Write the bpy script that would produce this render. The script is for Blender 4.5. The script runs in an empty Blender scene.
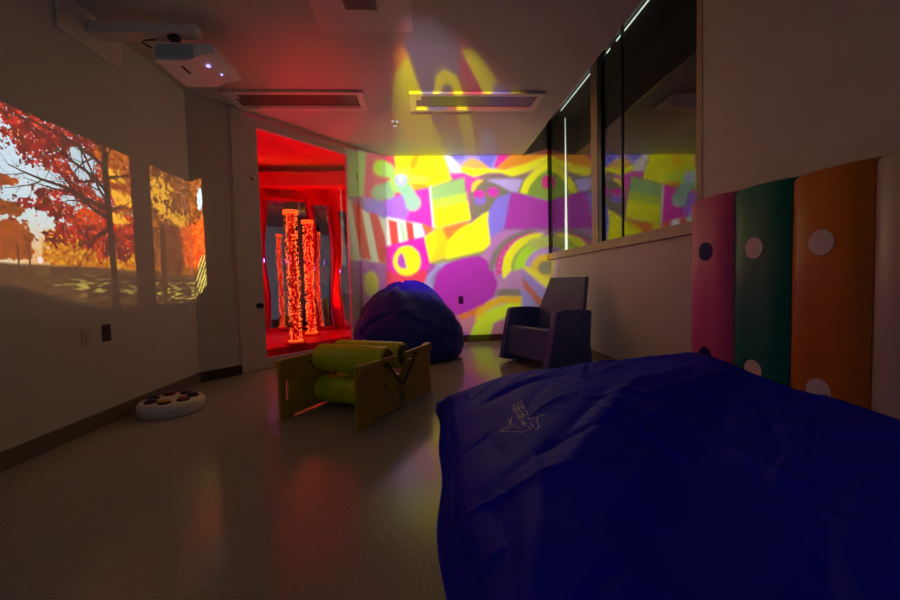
import bpy, bmesh, math, random
import numpy as np
from mathutils import Vector, Matrix
C = bpy.context.scene.collection
SC = bpy.context.scene
R = math.radians

# ------------------------------------------------------------------ camera
FPX = 400.0
yw, pt, rl, CH = .0618, .0465, -.0253, .911
cy, sy = math.cos(yw), math.sin(yw)
Fv = Vector((sy*math.cos(pt), cy*math.cos(pt), -math.sin(pt)))
Rv = Vector((cy, -sy, 0)); Uv = Rv.cross(Fv)
R2 = Rv*math.cos(rl) + Uv*math.sin(rl); U2 = -Rv*math.sin(rl) + Uv*math.cos(rl)
cam = bpy.data.objects.new('camera', bpy.data.cameras.new('camera')); C.objects.link(cam)
cam.data.sensor_width = 36; cam.data.lens = FPX/900*36; cam.data.clip_start = .02
M = Matrix((R2, U2, -Fv)).transposed().to_4x4(); M.translation = Vector((0, 0, CH))
cam.matrix_world = M
SC.camera = cam
SC.view_settings.view_transform = 'Standard'; SC.view_settings.look = 'None'
SC.view_settings.gamma = 1; SC.view_settings.use_curve_mapping = False
SC.view_settings.exposure = EXPO = 0.0

# room constants (metres)
H = 2.75; XL, XR, D = -2.18, 1.873, 5.945
YA, XB, XS, YF = 3.945, -.525, 1.49, -1.6
AV = Vector((XB-XL, D-YA, 0)); LA = AV.length; AV.normalize(); AN = Vector((-AV.y, AV.x, 0))  # AN points behind the angled wall
def AP(s, off, z): return Vector((XL, YA, z)) + AV*s + AN*off + Vector((0, 0, 0))

# ------------------------------------------------------------------ world
w = bpy.data.worlds.new('world'); SC.world = w; w.use_nodes = True
w.node_tree.nodes['Background'].inputs[0].default_value = (.74, .9, 1, 1)
w.node_tree.nodes['Background'].inputs[1].default_value = .11

# ------------------------------------------------------------------ projector slides
def s2l(c):
    c = np.asarray(c, float); return np.where(c <= .04045, c/12.92, ((c+.055)/1.055)**2.4)
def blur(a, r):
    for ax in (0, 1):
        for _ in range(2):
            p = np.pad(a, [(r, r) if k == ax else (0, 0) for k in range(a.ndim)], mode='edge')
            c = np.cumsum(p, axis=ax); n = a.shape[ax]
            z = np.zeros_like(np.take(c, [0], axis=ax)); c = np.concatenate([z, c], axis=ax)
            a = (np.take(c, range(2*r+1, 2*r+1+n), axis=ax) - np.take(c, range(0, n), axis=ax))/(2*r+1)
    return a
def pfill(X, Y, pts, col, img, a=1.0):
    m = np.zeros(X.shape, bool); n = len(pts)
    xs = [p[0] for p in pts]; ys = [p[1] for p in pts]
    x0, x1 = np.searchsorted(X[0], [min(xs), max(xs)]); y0, y1 = np.searchsorted(Y[:, 0], [min(ys), max(ys)])
    if x1 <= x0 or y1 <= y0: return
    Xs, Ys = X[y0:y1+1, x0:x1+1], Y[y0:y1+1, x0:x1+1]; m = np.zeros(Xs.shape, bool)
    for i in range(n):
        (ax, ay), (bx, by) = pts[i], pts[(i+1) % n]
        if ay == by: continue
        m ^= ((ay > Ys) != (by > Ys)) & (Xs < (bx-ax)*(Ys-ay)/(by-ay)+ax)
    sub = img[y0:y1+1, x0:x1+1]; sub[m] = sub[m]*(1-a) + np.array(col)*a
def slide_image(name, lin):
    h, w_ = lin.shape[:2]
    im = bpy.data.images.new(name, w_, h, alpha=False, float_buffer=True)
    im.colorspace_settings.name = 'Linear Rec.709'
    px = np.ones((h, w_, 4), np.float32); px[..., :3] = lin
    im.pixels.foreach_set(px.ravel()); im.update(); im.pack()
    return im
def projector_light(name, loc, axis, plane, u_rng, v_rng, img, power):
    """a lamp that throws a slide focused on the plane  axis = plane ; u is the other horizontal axis, v is z"""
    ld = bpy.data.lights.new(name, 'POINT'); ld.energy = power; ld.shadow_soft_size = 0.0; ld.use_nodes = True
    o = bpy.data.objects.new(name, ld); o.location = loc; C.objects.link(o)
    nt = ld.node_tree; N = nt.nodes; Lk = nt.links
    em = [n for n in N if n.type == 'EMISSION'][0]
    g = N.new('ShaderNodeNewGeometry'); sep = N.new('ShaderNodeSeparateXYZ')
    Lk.new(g.outputs['Incoming'], sep.inputs[0])
    def mth(op, a, b=None):
        n = N.new('ShaderNodeMath'); n.operation = op
        for i, v in enumerate((a, b)):
            if v is None: continue
            if isinstance(v, (int, float)): n.inputs[i].default_value = v
            else: Lk.new(v, n.inputs[i])
        return n.outputs[0]
    comp = {'x': sep.outputs[0], 'y': sep.outputs[1], 'z': sep.outputs[2]}
    ua = 'y' if axis == 'x' else 'x'; ai = 'xyz'.index(axis); ui = 'xyz'.index(ua)
    dist = plane - loc[ai]
    t = mth('DIVIDE', dist, comp[axis])
    U = mth('ADD', mth('MULTIPLY', comp[ua], t), loc[ui])
    V = mth('ADD', mth('MULTIPLY', comp['z'], t), loc[2])
    u = mth('DIVIDE', mth('SUBTRACT', U, u_rng[0]), u_rng[1]-u_rng[0])
    v = mth('DIVIDE', mth('SUBTRACT', V, v_rng[0]), v_rng[1]-v_rng[0])
    cb = N.new('ShaderNodeCombineXYZ'); Lk.new(u, cb.inputs[0]); Lk.new(v, cb.inputs[1])
    im = N.new('ShaderNodeTexImage'); im.image = img; im.extension = 'CLIP'; Lk.new(cb.outputs[0], im.inputs[0])
    front = mth('GREATER_THAN', mth('MULTIPLY', comp[axis], 1.0 if dist > 0 else -1.0), .02)
    Lk.new(im.outputs[0], em.inputs['Color']); Lk.new(front, em.inputs['Strength'])
    return o

# --- slide 1: autumn park, focused on the left wall
rs = np.random.RandomState(7)
def vnoise(h, w_, cell, seed):
    r = np.random.RandomState(seed); gh, gw = int(h/cell)+3, int(w_/cell)+3
    g = r.rand(gh, gw); yy = np.arange(h)/cell; xx = np.arange(w_)/cell
    y0 = yy.astype(int); x0 = xx.astype(int); fy = (yy-y0)[:, None]; fx = (xx-x0)[None]
    fy = fy*fy*(3-2*fy); fx = fx*fx*(3-2*fx)
    return (g[y0][:, x0]*(1-fx)+g[y0][:, x0+1]*fx)*(1-fy) + (g[y0+1][:, x0]*(1-fx)+g[y0+1][:, x0+1]*fx)*fy
def fbm(h, w_, cell, seed, n=4):
    a = 0; s = 0
    for i in range(n):
        k = .6**i; a = a + vnoise(h, w_, max(1.0, cell/2**i), seed+i)*k; s += k
    return a/s
def autumn():
    h, w_ = 574, 1020
    v, u = np.meshgrid((np.arange(h)+.5)/h, (np.arange(w_)+.5)/w_, indexing='ij')
    img = np.zeros((h, w_, 3))
    sky = np.array((182, 208, 232.))/255; hz = np.array((250, 222, 180.))/255
    k = np.clip((v-.26)/.3, 0, 1)[..., None]; img[:] = hz*(1-k)+sky*k
    glow = np.exp(-(((u-.17)/.12)**2+((v-.62)/.2)**2))[..., None]; img = img*(1-.5*glow)+np.array((.88, .93, .97))*.5*glow
    n1 = fbm(h, w_, 60, 11); n2 = .5+1.5*(fbm(h, w_, 22, 22, 3)-.5); n3 = .5+.9*(vnoise(h, w_, 9, 33)*.55+vnoise(h, w_, 4.5, 34)*.45-.5)+.35*(fbm(h, w_, 16, 35)-.5); n4 = fbm(h, w_, 25, 44)
    def put(mask, col, ca=None, t=None):
        nonlocal img
        m = np.clip(mask, 0, 1)[..., None]; c = np.array(col)/255.
        if ca is not None: c = c*(1-t[..., None])+np.array(ca)/255.*t[..., None]
        img = img*(1-m)+c*m
    def blob(cx, cy_, rx, ry, p=2): return 1-(np.abs((u-cx)/rx)**p+np.abs((v-cy_)/ry)**p)
    # far hazy trees and yellow undergrowth
    put((.36+.16*n4-v+.5*np.clip(u-.3,0,.3))*9*(v > .2)*np.clip((u-.08)*8, 0, 1), (246, 200, 140), (215, 150, 85), n4)
    yb = np.maximum(np.maximum(blob(.33, .36, .16, .15), blob(.44, .40, .12, .2)), np.maximum(blob(.55, .36, .14, .15), blob(.24, .31, .08, .06)))
    put((yb+.9*(n2-.42))*5, (240, 165, 25), (150, 55, 10), np.clip(n3*1.6-.35, 0, 1))
    ob = np.maximum(blob(.40, .48, .13, .17), blob(.49, .50, .10, .15)); put((ob+1.2*(n2-.5))*5, (235, 75, 10), (120, 20, 5), np.clip(n3*1.8-.5, 0, 1))
    # small left tree
    lt = np.maximum.reduce([blob(.04, .40, .13, .08), blob(.02, .52, .12, .05), blob(.07, .34, .09, .07), blob(.02, .64, .10, .04)])
    put((lt+1.0*(n2-.5)+.8*(n3-.5))*4, (120, 60, 20), (196, 84, 22), np.clip(n4*1.2-.2+.9*(n3-.5), 0, 1))
    # red crown, with holes of sky
    rd = np.maximum.reduce([blob(.12, 1.0, .13, .11), blob(.23, .88, .13, .15), blob(.31, .75, .15, .15), blob(.33, .60, .16, .12), blob(.40, .90, .14, .3), blob(.27, .48, .12, .10), blob(.17, .56, .06, .03), blob(.46, .45, .1, .12)])
    hole = np.maximum.reduce([blob(.325, .845, .055, .10), blob(.33, .55, .05, .06), blob(.19, .70, .07, .05), blob(.385, .72, .03, .05), blob(.27, .62, .03, .03), blob(.17, .48, .05, .05)])
    dens = np.clip(rd, -1, .45)+2.6*(n3-.40)+.9*(n2-.5)-1.7*np.clip(hole+.25, 0, 1)
    put(dens*5, (196, 36, 20), (70, 8, 12), np.clip(1.4*n2+1.2*(n3-.5)-.25, 0, 1))
    put((rd > 0)*(n3-.66)*6, (236, 120, 90))
    og = np.maximum.reduce([blob(.47, .86, .10, .14), blob(.50, .70, .07, .12), blob(.49, .98, .12, .12)])
    put((og+1.3*(n2-.5))*4, (214, 110, 20), (96, 30, 8), np.clip(1.8*n3-.4, 0, 1))
    for a, b in ((.46, .83), (.475, .71), (.49, .69), (.46, .57)): put((blob(a, b, .05, .045)+2.2*(n3-.55)+1.5*(n2-.5))*3, (250, 180, 44))
    # right hand group beyond the near trunk
    rg = np.maximum.reduce([blob(.72, .86, .16, .26), blob(.80, .58, .20, .24), blob(.90, .42, .14, .2)])
    put(((u > .6)*(v > .2)*3.)*(1-np.clip(2.2*(blob(.975, .82, .03, .12)+.8*(n3-.5)+.5*(n2-.5)), 0, 1)), (74, 36, 12), (178, 96, 28), np.clip(2.2*n3-.6+.8*(n2-.5), 0, 1))
    for a, b, c_, d_ in ((.68, .84, .09, .12), (.70, .72, .06, .06), (.80, .66, .10, .08)): put((blob(a, b, c_, d_)+2.6*(n3-.6)+1.2*(n2-.5))*3, (236, 168, 44))
    put((blob(.92, .46, .13, .2)+1.2*(n3-.5))*4, (176, 40, 8), (246, 110, 14), np.clip(2.2*n3-.6, 0, 1))
    put((blob(.76, .42, .08, .2)+1.6*(n3-.5)+1.2*(n2-.5))*3, (70, 32, 14), (150, 80, 26), np.clip(2*n3-.7, 0, 1))
    # ground
    gv = .265-.03*np.clip((u-.3)/.5, 0, 1)+.01*n1
    put((gv-v)*60, (66, 42, 26), (100, 66, 38), n4)
    put((gv-.03-v)*40*np.clip((u-.3)*8, 0, 1), (48, 30, 20), (78, 46, 26), n2)
    gr = fbm(h, w_//5, 6, 77, 3); gr = np.repeat(blur(gr, 1), 5, axis=1); gr = np.pad(gr, ((0, 0), (0, w_-gr.shape[1])), mode='edge')
    bandm = np.exp(-((v-(.165-.10*np.clip((u-.2)/.8, -.3, 1)))/.06)**2)
    put(bandm*np.clip((gr-.50)*5, 0, 1)*np.clip((u-.1)*6, 0, 1), (176, 160, 72))
    put(np.clip((gr-.52)*5, 0, 1)*(v < .17)*(u > .62), (185, 170, 78))
    put((.175-.17*np.clip((u-.08)/.34, 0, 1)-v)*22, (22, 15, 10))
    put((.05-v)*18, (22, 16, 10))
    put((blob(.16, .285, .008, .018) > 0)*1., (250, 225, 235))
    # trunks and branches
    lay = [((32, 20, 16), .9)]
    def limb(x, y, ang, ln, wd, dep):
        pts = [(x, y)]
        for i in range(7):
            ang += rs.uniform(-.22, .22); x += math.cos(ang)*ln/7; y += math.sin(ang)*ln/7*1.78; pts.append((x, y))
        for i in range(7):
            (ax, ay), (bx, by) = pts[i], pts[i+1]; w0 = wd*(1-i/8); w1 = wd*(1-(i+1)/8)
            L_ = math.hypot(bx-ax, (by-ay)/1.78) or 1; nx, ny = -(by-ay)/1.78/L_, (bx-ax)/L_
            pfill(u, v, [(ax+nx*w0, ay+ny*w0*1.78), (bx+nx*w1, by+ny*w1*1.78), (bx-nx*w1, by-ny*w1*1.78), (ax-nx*w0, ay-ny*w0*1.78)], (.13, .07, .06), img, .9)
            if dep and rs.rand() < .8: limb(bx, by, ang+rs.choice((-1, 1))*rs.uniform(.4, 1.0), ln*.5, w1*.55, dep-1)
    pfill(u, v, [(.405, 1), (.425, 1), (.432, .6), (.438, .3), (.445, 0), (.408, 0), (.410, .3), (.404, .6), (.40, .8)], (.10, .065, .05), img)
    for y0, a, l_, wd in ((.95, 2.7, .3, .006), (.86, 2.45, .36, .008), (.72, 2.55, .34, .008), (.62, 2.9, .33, .010), (.56, 3.0, .25, .008), (.50, 3.9, .16, .006), (.48, 4.2, .12, .004), (.8, .6, .16, .006), (.6, .5, .14, .005), (.9, .9, .12, .005), (.66, 2.2, .3, .006), (.5, 3.5, .2, .005)):
        limb(.415, y0, a, l_, wd, 2)
    put((np.abs(u-.688-.01*v) < .017)*(v < .6)*.9, (54, 32, 20))
    for tx in (.05, .10, .13): put((np.abs(u-tx) < .003)*(v < .36)*(v > .2)*.8, (80, 45, 25))
    put(np.clip((.055-np.abs(u-.583))*160, 0, 1)*1., (14, 9, 6))
    # diagonal light on the bank at the right
    put((blob(.97, .15, .05, .16) > 0)*(np.sin((v*1.0-u*1.6)*95) > .2)*.8, (215, 200, 100))
    img = np.clip(img, 0, 1)
    lin = s2l(img)
    edge = np.clip(np.minimum.reduce([u, 1-u, v, 1-v])*80, 0, 1)[..., None]
    return lin*edge
P1 = (-1.50, 3.12, 2.46); P1U = (2.10, 4.14); P1V = (.765, 1.91)
a1 = autumn()
hh, ww = a1.shape[:2]
zz, yy = np.meshgrid(P1V[0]+(np.arange(hh)+.5)/hh*(P1V[1]-P1V[0]), P1U[0]+(np.arange(ww)+.5)/ww*(P1U[1]-P1U[0]), indexing='ij')
r2 = (XL-P1[0])**2+(yy-P1[1])**2+(zz-P1[2])**2
comp = (r2**1.5)/abs(XL-P1[0])      # the projector's own keystone correction for its very short throw
a1 = a1*comp[..., None]
projector_light('autumn_projector_lamp', P1, 'x', XL, P1U, P1V, slide_image('slide_autumn', a1*.041), 1500.0)

# --- slide 2: coloured shapes wheel, focused on the back wall, spilling over the ceiling
SHAPES = """188,120,190 -0.55,1.69 1.85,1.65 1.83,0.01 -0.6,0.1
160,70,170 -0.56,1.22 0.23,1.2 0.65,0.05 -0.6,0.1
225,60,95 -0.51,2.75 0.14,2.75 0.11,1.68 -0.54,1.74
215,60,105 -1.04,2.74 -0.51,2.76 -0.53,2.09 -0.84,2.07 -1.09,2.12
150,190,110 -1.12,2.72 -0.81,2.75 -0.88,2.08 -1.15,2.01
150,120,225 -0.88,2.07 -0.53,2.09 -0.54,1.8 -0.88,1.85
215,225,190 -1.16,2.01 -0.88,1.86 -0.54,1.84 -0.56,1.15 -1.2,1.04
215,60,45 -1.08,1.97 -0.92,1.91 -0.79,1.15 -0.95,1.11
215,55,45 -0.8,1.87 -0.66,1.87 -0.55,1.53 -0.56,1.18 -0.67,1.17
165,85,180 -1.2,1.04 -0.56,1.18 -0.59,0.49 -1.23,0.29
200,200,20 -0.68,0.84 -0.69,0.77 -0.71,0.71 -0.74,0.66 -0.77,0.61 -0.81,0.59 -0.85,0.58 -0.89,0.6 -0.91,0.63 -0.93,0.68 -0.93,0.74 -0.92,0.8 -0.9,0.87 -0.87,0.92 -0.84,0.96 -0.8,0.99 -0.76,0.99 -0.73,0.98 -0.7,0.94 -0.68,0.89
255,248,0 -0.39,2.78 0.32,2.78 0.44,2.4 0.12,2.3 -0.16,2.26 -0.37,2.52
240,35,190 -0.13,2.26 0.12,2.32 0.16,1.69 -0.54,1.8 -0.53,2.12 -0.25,2.23
178,105,240 -0.53,2.13 -0.28,2.2 -0.19,1.94 -0.31,1.74 -0.54,1.82
185,235,40 -0.47,2.59 -0.48,2.56 -0.5,2.52 -0.52,2.49 -0.56,2.47 -0.59,2.45 -0.63,2.45 -0.66,2.46 -0.69,2.48 -0.71,2.5 -0.71,2.54 -0.7,2.58 -0.69,2.61 -0.66,2.65 -0.62,2.67 -0.59,2.68 -0.55,2.69 -0.52,2.68 -0.49,2.66 -0.48,2.63
170,225,90 -0.56,2.69 -0.51,2.68 -0.52,2.44 -0.64,2.45
175,225,120 -0.4,2.55 -0.41,2.52 -0.42,2.49 -0.44,2.47 -0.46,2.46 -0.49,2.45 -0.52,2.46 -0.54,2.47 -0.56,2.49 -0.57,2.52 -0.57,2.55 -0.57,2.58 -0.56,2.61 -0.54,2.63 -0.51,2.65 -0.48,2.65 -0.46,2.65 -0.43,2.63 -0.42,2.61 -0.4,2.58
140,175,120 -0.51,2.22 -0.52,2.19 -0.54,2.15 -0.57,2.12 -0.6,2.09 -0.64,2.08 -0.67,2.07 -0.71,2.08 -0.74,2.1 -0.75,2.13 -0.76,2.16 -0.75,2.2 -0.73,2.24 -0.7,2.27 -0.67,2.3 -0.63,2.31 -0.59,2.31 -0.56,2.31 -0.53,2.29 -0.52,2.26
145,185,130 -0.67,2.29 -0.52,2.37 -0.53,2.12 -0.68,2.08
150,195,150 -0.38,2.26 -0.39,2.22 -0.4,2.19 -0.43,2.16 -0.45,2.14 -0.49,2.13 -0.52,2.14 -0.55,2.16 -0.57,2.19 -0.58,2.23 -0.58,2.27 -0.58,2.31 -0.56,2.34 -0.54,2.37 -0.51,2.39 -0.48,2.39 -0.45,2.39 -0.42,2.37 -0.4,2.34 -0.39,2.3
245,165,0 -0.17,2.69 -0.07,2.78 -0.02,2.75 -0.07,2.58 -0.17,2.55
255,235,0 -0.39,2.79 -0.15,2.79 -0.17,2.58 -0.13,2.46 -0.41,2.44 -0.34,2.55
175,225,110 -0.13,2.39 -0.14,2.34 -0.17,2.29 -0.21,2.25 -0.26,2.23 -0.31,2.22 -0.36,2.23 -0.41,2.25 -0.45,2.29 -0.47,2.34 -0.48,2.39 -0.47,2.45 -0.44,2.5 -0.4,2.53 -0.35,2.56 -0.3,2.56 -0.25,2.56 -0.2,2.53 -0.16,2.49 -0.14,2.44
225,245,60 -0.39,2.58 -0.17,2.58 -0.16,2.43 -0.38,2.44
205,240,70 -0.2,2.49 0,2.46 0.13,2.43 0.06,2.37 -0.18,2.32
250,165,20 -0.16,2.35 0.04,2.35 0.13,2.3 -0.12,2.25
150,205,175 -0.39,2.32 -0.16,2.32 -0.04,2.12 -0.21,2.03 -0.32,2.22
160,200,185 -0.02,2.07 -0.03,2.04 -0.05,2 -0.07,1.98 -0.11,1.96 -0.14,1.96 -0.18,1.96 -0.21,1.98 -0.24,2 -0.25,2.04 -0.26,2.07 -0.25,2.11 -0.23,2.14 -0.2,2.17 -0.17,2.18 -0.14,2.19 -0.1,2.18 -0.07,2.17 -0.04,2.14 -0.03,2.11
185,185,250 -0.22,2.41 -0.22,2.38 -0.23,2.35 -0.26,2.34 -0.28,2.32 -0.31,2.32 -0.33,2.33 -0.36,2.34 -0.38,2.36 -0.39,2.38 -0.39,2.41 -0.39,2.43 -0.37,2.46 -0.35,2.48 -0.33,2.49 -0.3,2.49 -0.28,2.49 -0.25,2.48 -0.23,2.46 -0.22,2.43
215,230,200 -0.27,2.41 -0.27,2.4 -0.28,2.39 -0.28,2.38 -0.29,2.37 -0.3,2.37 -0.32,2.37 -0.33,2.38 -0.33,2.39 -0.34,2.4 -0.34,2.41 -0.34,2.43 -0.33,2.44 -0.32,2.45 -0.31,2.46 -0.3,2.46 -0.29,2.46 -0.28,2.45 -0.27,2.44 -0.27,2.43
245,235,220 0.1,2.3 0.15,2.32 0.19,1.7 0.14,1.69
150,195,120 0.13,2.3 0.62,2.43 0.64,2.19 0.14,2.08
195,220,70 0.14,2.11 0.65,2.22 0.67,2.05 0.15,1.95
250,245,0 0.15,1.98 0.67,2.09 0.71,1.81 0.17,1.7
250,245,245 -0.54,1.88 -0.02,1.76 0.02,1.57 -0.55,1.45
240,60,60 -0.51,1.84 -0.38,1.81 -0.36,1.49 -0.48,1.47
240,60,60 -0.26,1.81 -0.15,1.78 -0.13,1.55 -0.23,1.52
245,110,50 -0.02,1.78 0.16,1.7 0.05,1.6
185,215,185 -0.35,1.8 -0.28,1.8 -0.24,1.53 -0.32,1.51
240,10,180 -0.55,1.45 0.01,1.59 0.09,1.21 0,0.94 -0.57,0.78
235,50,90 -0.56,1.1 -0.39,1.04 0.04,1.09 -0.01,0.79 -0.58,0.73
255,248,0 -0.05,1.22 -0.06,1.15 -0.09,1.09 -0.14,1.05 -0.2,1.02 -0.26,1.01 -0.32,1.02 -0.38,1.05 -0.42,1.1 -0.45,1.16 -0.46,1.23 -0.44,1.3 -0.41,1.36 -0.37,1.41 -0.31,1.44 -0.25,1.45 -0.18,1.44 -0.13,1.4 -0.08,1.35 -0.06,1.29
190,60,190 -0.32,1.36 -0.38,1.3 -0.4,1.2 -0.36,1.13 -0.26,1.11 -0.28,1.24
245,205,0 0.01,1.57 0.2,1.7 0.69,1.78 0.66,1.7 0.42,1.52 0.32,1.26 0.08,1.19
255,245,0 0.01,1.57 0.16,1.66 0.18,1.45 0.09,1.21
245,120,50 0.28,1.7 0.68,1.78 0.48,1.65 0.36,1.52
150,150,70 0.08,1.19 0.38,1.27 0.86,1.4 0.94,1.38 0.83,1.28 0.23,1.14
255,248,0 0.32,1.24 0.36,1.48 0.48,1.62 0.69,1.75 0.98,1.96 0.99,1.44 0.89,1.36 0.62,1.3
170,150,215 -0.06,0.77 0.04,1 0.2,1.17 0.38,1.21 0.2,1.01 0.15,0.7
135,125,180 0.08,0.94 0.19,1.11 0.29,1.14 0.17,1 0.12,0.79
175,15,175 0.32,1.17 0.56,1.25 0.8,1.29 0.92,1.22 1.02,1.06 1.09,0.85 1.03,0.68 0.88,0.53 0.72,0.43 0.51,0.36 0.21,0.46 0.12,0.79 0.17,1.03
170,150,240 0.33,2.78 1.16,2.77 1.13,2.54 0.42,2.49
250,240,230 0.32,2.78 0.38,2.78 0.65,2.53 0.44,2.46 0.42,2.54
120,110,235 0.45,2.76 0.66,2.76 0.6,2.69 0.49,2.7
120,110,240 0.83,2.77 1.13,2.77 1.01,2.57 0.89,2.66
250,185,90 0.59,2.63 0.74,2.72 0.89,2.66 1.01,2.56 0.62,2.56
240,20,170 1.13,2.77 1.37,2.77 1.19,2.6 1.07,2.57
250,150,20 1.34,2.77 1.87,2.87 1.9,2.94 2.07,2.94 2,2.68 1.46,2.6 1.16,2.54 1.1,2.57
235,70,60 1.61,2.79 1.9,2.92 2.07,2.97 2.01,2.74
225,60,180 0.4,2.5 0.71,2.51 0.89,2.42 0.77,2.28 0.7,1.99 0.62,2.43 0.44,2.41
140,115,110 0.83,2.4 1.01,2.48 1.22,2.44 1.61,2.54 1.51,2.33 1.38,2.21 1.15,2.31 0.93,2.34
195,170,240 0.95,2.4 1.23,2.41 1.5,2.4 1.42,2.21 1.27,2.23 1.12,2.33
255,248,0 0.55,2.59 0.79,2.56 1.04,2.56 1.22,2.54 1.49,2.61 1.89,2.75 1.88,2.68 1.61,2.52 1.34,2.44 1.16,2.5 0.98,2.5 0.77,2.44 0.59,2.52
125,115,100 0.69,2.22 0.81,2.34 1.03,2.37 1.27,2.25 1.36,2.19 1.12,2.13 0.97,1.93 0.72,1.83
250,215,50 0.72,2.24 0.74,2.34 0.81,2.4 0.92,2.4 0.82,2.32 0.75,2.22
140,105,215 0.94,2.1 0.94,2.08 0.92,2.06 0.9,2.04 0.88,2.03 0.85,2.03 0.82,2.03 0.8,2.04 0.78,2.06 0.77,2.08 0.76,2.1 0.77,2.13 0.78,2.15 0.8,2.16 0.82,2.17 0.85,2.18 0.88,2.17 0.9,2.16 0.92,2.15 0.94,2.12
225,30,180 0.93,2.19 0.92,2.17 0.91,2.16 0.89,2.14 0.86,2.13 0.84,2.13 0.81,2.14 0.78,2.15 0.76,2.16 0.75,2.17 0.75,2.19 0.75,2.21 0.77,2.23 0.79,2.24 0.81,2.25 0.84,2.25 0.87,2.25 0.89,2.24 0.91,2.23 0.92,2.21
215,40,185 1.14,2.22 1.13,2.19 1.12,2.17 1.1,2.16 1.07,2.15 1.05,2.15 1.02,2.15 0.99,2.16 0.97,2.18 0.96,2.2 0.96,2.22 0.96,2.24 0.97,2.26 1,2.28 1.02,2.29 1.05,2.29 1.08,2.29 1.1,2.28 1.12,2.26 1.13,2.24
135,115,235 0.98,1.94 1.1,2.13 1.33,2.21 1.3,1.98 1.19,1.66 0.99,1.54 0.96,1.81
180,35,180 1.32,2.21 1.6,2.17 1.91,2.06 1.93,1.7 1.59,1.63 1.38,1.68 1.2,1.66 1.27,2.01
130,165,50 1.51,2.18 1.61,2.42 1.88,2.62 2.07,2.68 2.06,2.09 1.88,2.08
120,130,60 1.42,2.21 1.52,2.39 1.7,2.56 1.88,2.71 1.88,2.62 1.61,2.42 1.48,2.2
255,248,0 1.45,2.2 1.52,2.38 1.67,2.54 1.88,2.68 1.94,2.68 1.94,2.59 1.73,2.45 1.6,2.3 1.56,2.18
215,25,130 1.95,2.36 1.94,2.32 1.93,2.29 1.91,2.27 1.89,2.26 1.86,2.25 1.84,2.26 1.81,2.27 1.79,2.3 1.78,2.33 1.78,2.36 1.78,2.39 1.8,2.42 1.82,2.44 1.84,2.46 1.86,2.46 1.89,2.46 1.91,2.44 1.93,2.42 1.94,2.39
130,115,120 0.97,1.04 0.96,1.09 0.97,1.14 0.97,1.19 0.99,1.24 1.01,1.28 1.03,1.33 1.06,1.37 1.09,1.41 1.13,1.45 1.17,1.49 1.21,1.52 1.26,1.55 1.31,1.58 1.37,1.6 1.43,1.62 1.48,1.64 1.54,1.66 1.61,1.67 1.67,1.67 1.74,1.68
215,40,140 1.09,0.95 1.08,1 1.07,1.05 1.07,1.1 1.07,1.15 1.08,1.19 1.1,1.24 1.12,1.28 1.14,1.33 1.17,1.37 1.21,1.41 1.25,1.45 1.29,1.48 1.34,1.51 1.39,1.54 1.44,1.56 1.5,1.58 1.56,1.59 1.61,1.61 1.68,1.61 1.74,1.62
250,130,205 1.15,0.99 1.14,0.98 1.14,0.98 1.14,0.97 1.13,0.97 1.13,0.97 1.12,0.97 1.12,0.97 1.11,0.98 1.11,0.98 1.11,0.99 1.11,0.99 1.11,1 1.12,1 1.12,1 1.13,1.01 1.13,1 1.14,1 1.14,1 1.14,0.99
250,130,205 1.13,1.08 1.13,1.07 1.13,1.07 1.12,1.06 1.12,1.06 1.11,1.06 1.11,1.06 1.1,1.06 1.1,1.07 1.1,1.07 1.1,1.08 1.1,1.08 1.1,1.09 1.1,1.09 1.11,1.1 1.11,1.1 1.12,1.1 1.13,1.09 1.13,1.09 1.13,1.08
250,130,205 1.14,1.17 1.14,1.17 1.14,1.16 1.13,1.16 1.13,1.15 1.12,1.15 1.12,1.15 1.11,1.16 1.11,1.16 1.11,1.17 1.11,1.17 1.11,1.18 1.11,1.18 1.11,1.19 1.12,1.19 1.12,1.19 1.13,1.19 1.14,1.19 1.14,1.18 1.14,1.18
250,130,205 1.17,1.26 1.17,1.25 1.17,1.25 1.17,1.24 1.16,1.24 1.15,1.24 1.15,1.24 1.14,1.24 1.14,1.25 1.14,1.25 1.14,1.26 1.14,1.26 1.14,1.27 1.14,1.27 1.15,1.28 1.16,1.28 1.16,1.27 1.17,1.27 1.17,1.27 1.17,1.26
250,130,205 1.22,1.34 1.22,1.33 1.22,1.33 1.22,1.33 1.21,1.32 1.2,1.32 1.2,1.32 1.19,1.33 1.19,1.33 1.19,1.33 1.19,1.34 1.19,1.35 1.19,1.35 1.19,1.35 1.2,1.36 1.21,1.36 1.21,1.36 1.22,1.35 1.22,1.35 1.22,1.34
250,130,205 1.29,1.41 1.29,1.41 1.29,1.4 1.28,1.4 1.28,1.4 1.27,1.4 1.27,1.4 1.26,1.4 1.26,1.4 1.26,1.41 1.25,1.41 1.26,1.42 1.26,1.42 1.26,1.43 1.27,1.43 1.27,1.43 1.28,1.43 1.28,1.43 1.29,1.42 1.29,1.42
250,130,205 1.38,1.48 1.38,1.47 1.37,1.47 1.37,1.46 1.36,1.46 1.36,1.46 1.35,1.46 1.35,1.46 1.34,1.47 1.34,1.47 1.34,1.48 1.34,1.48 1.34,1.49 1.35,1.49 1.35,1.49 1.36,1.49 1.36,1.49 1.37,1.49 1.37,1.49 1.38,1.48
250,130,205 1.47,1.52 1.47,1.52 1.47,1.51 1.47,1.51 1.46,1.51 1.46,1.51 1.45,1.51 1.44,1.51 1.44,1.51 1.44,1.52 1.44,1.52 1.44,1.53 1.44,1.53 1.45,1.54 1.45,1.54 1.46,1.54 1.46,1.54 1.47,1.54 1.47,1.53 1.47,1.53
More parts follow.
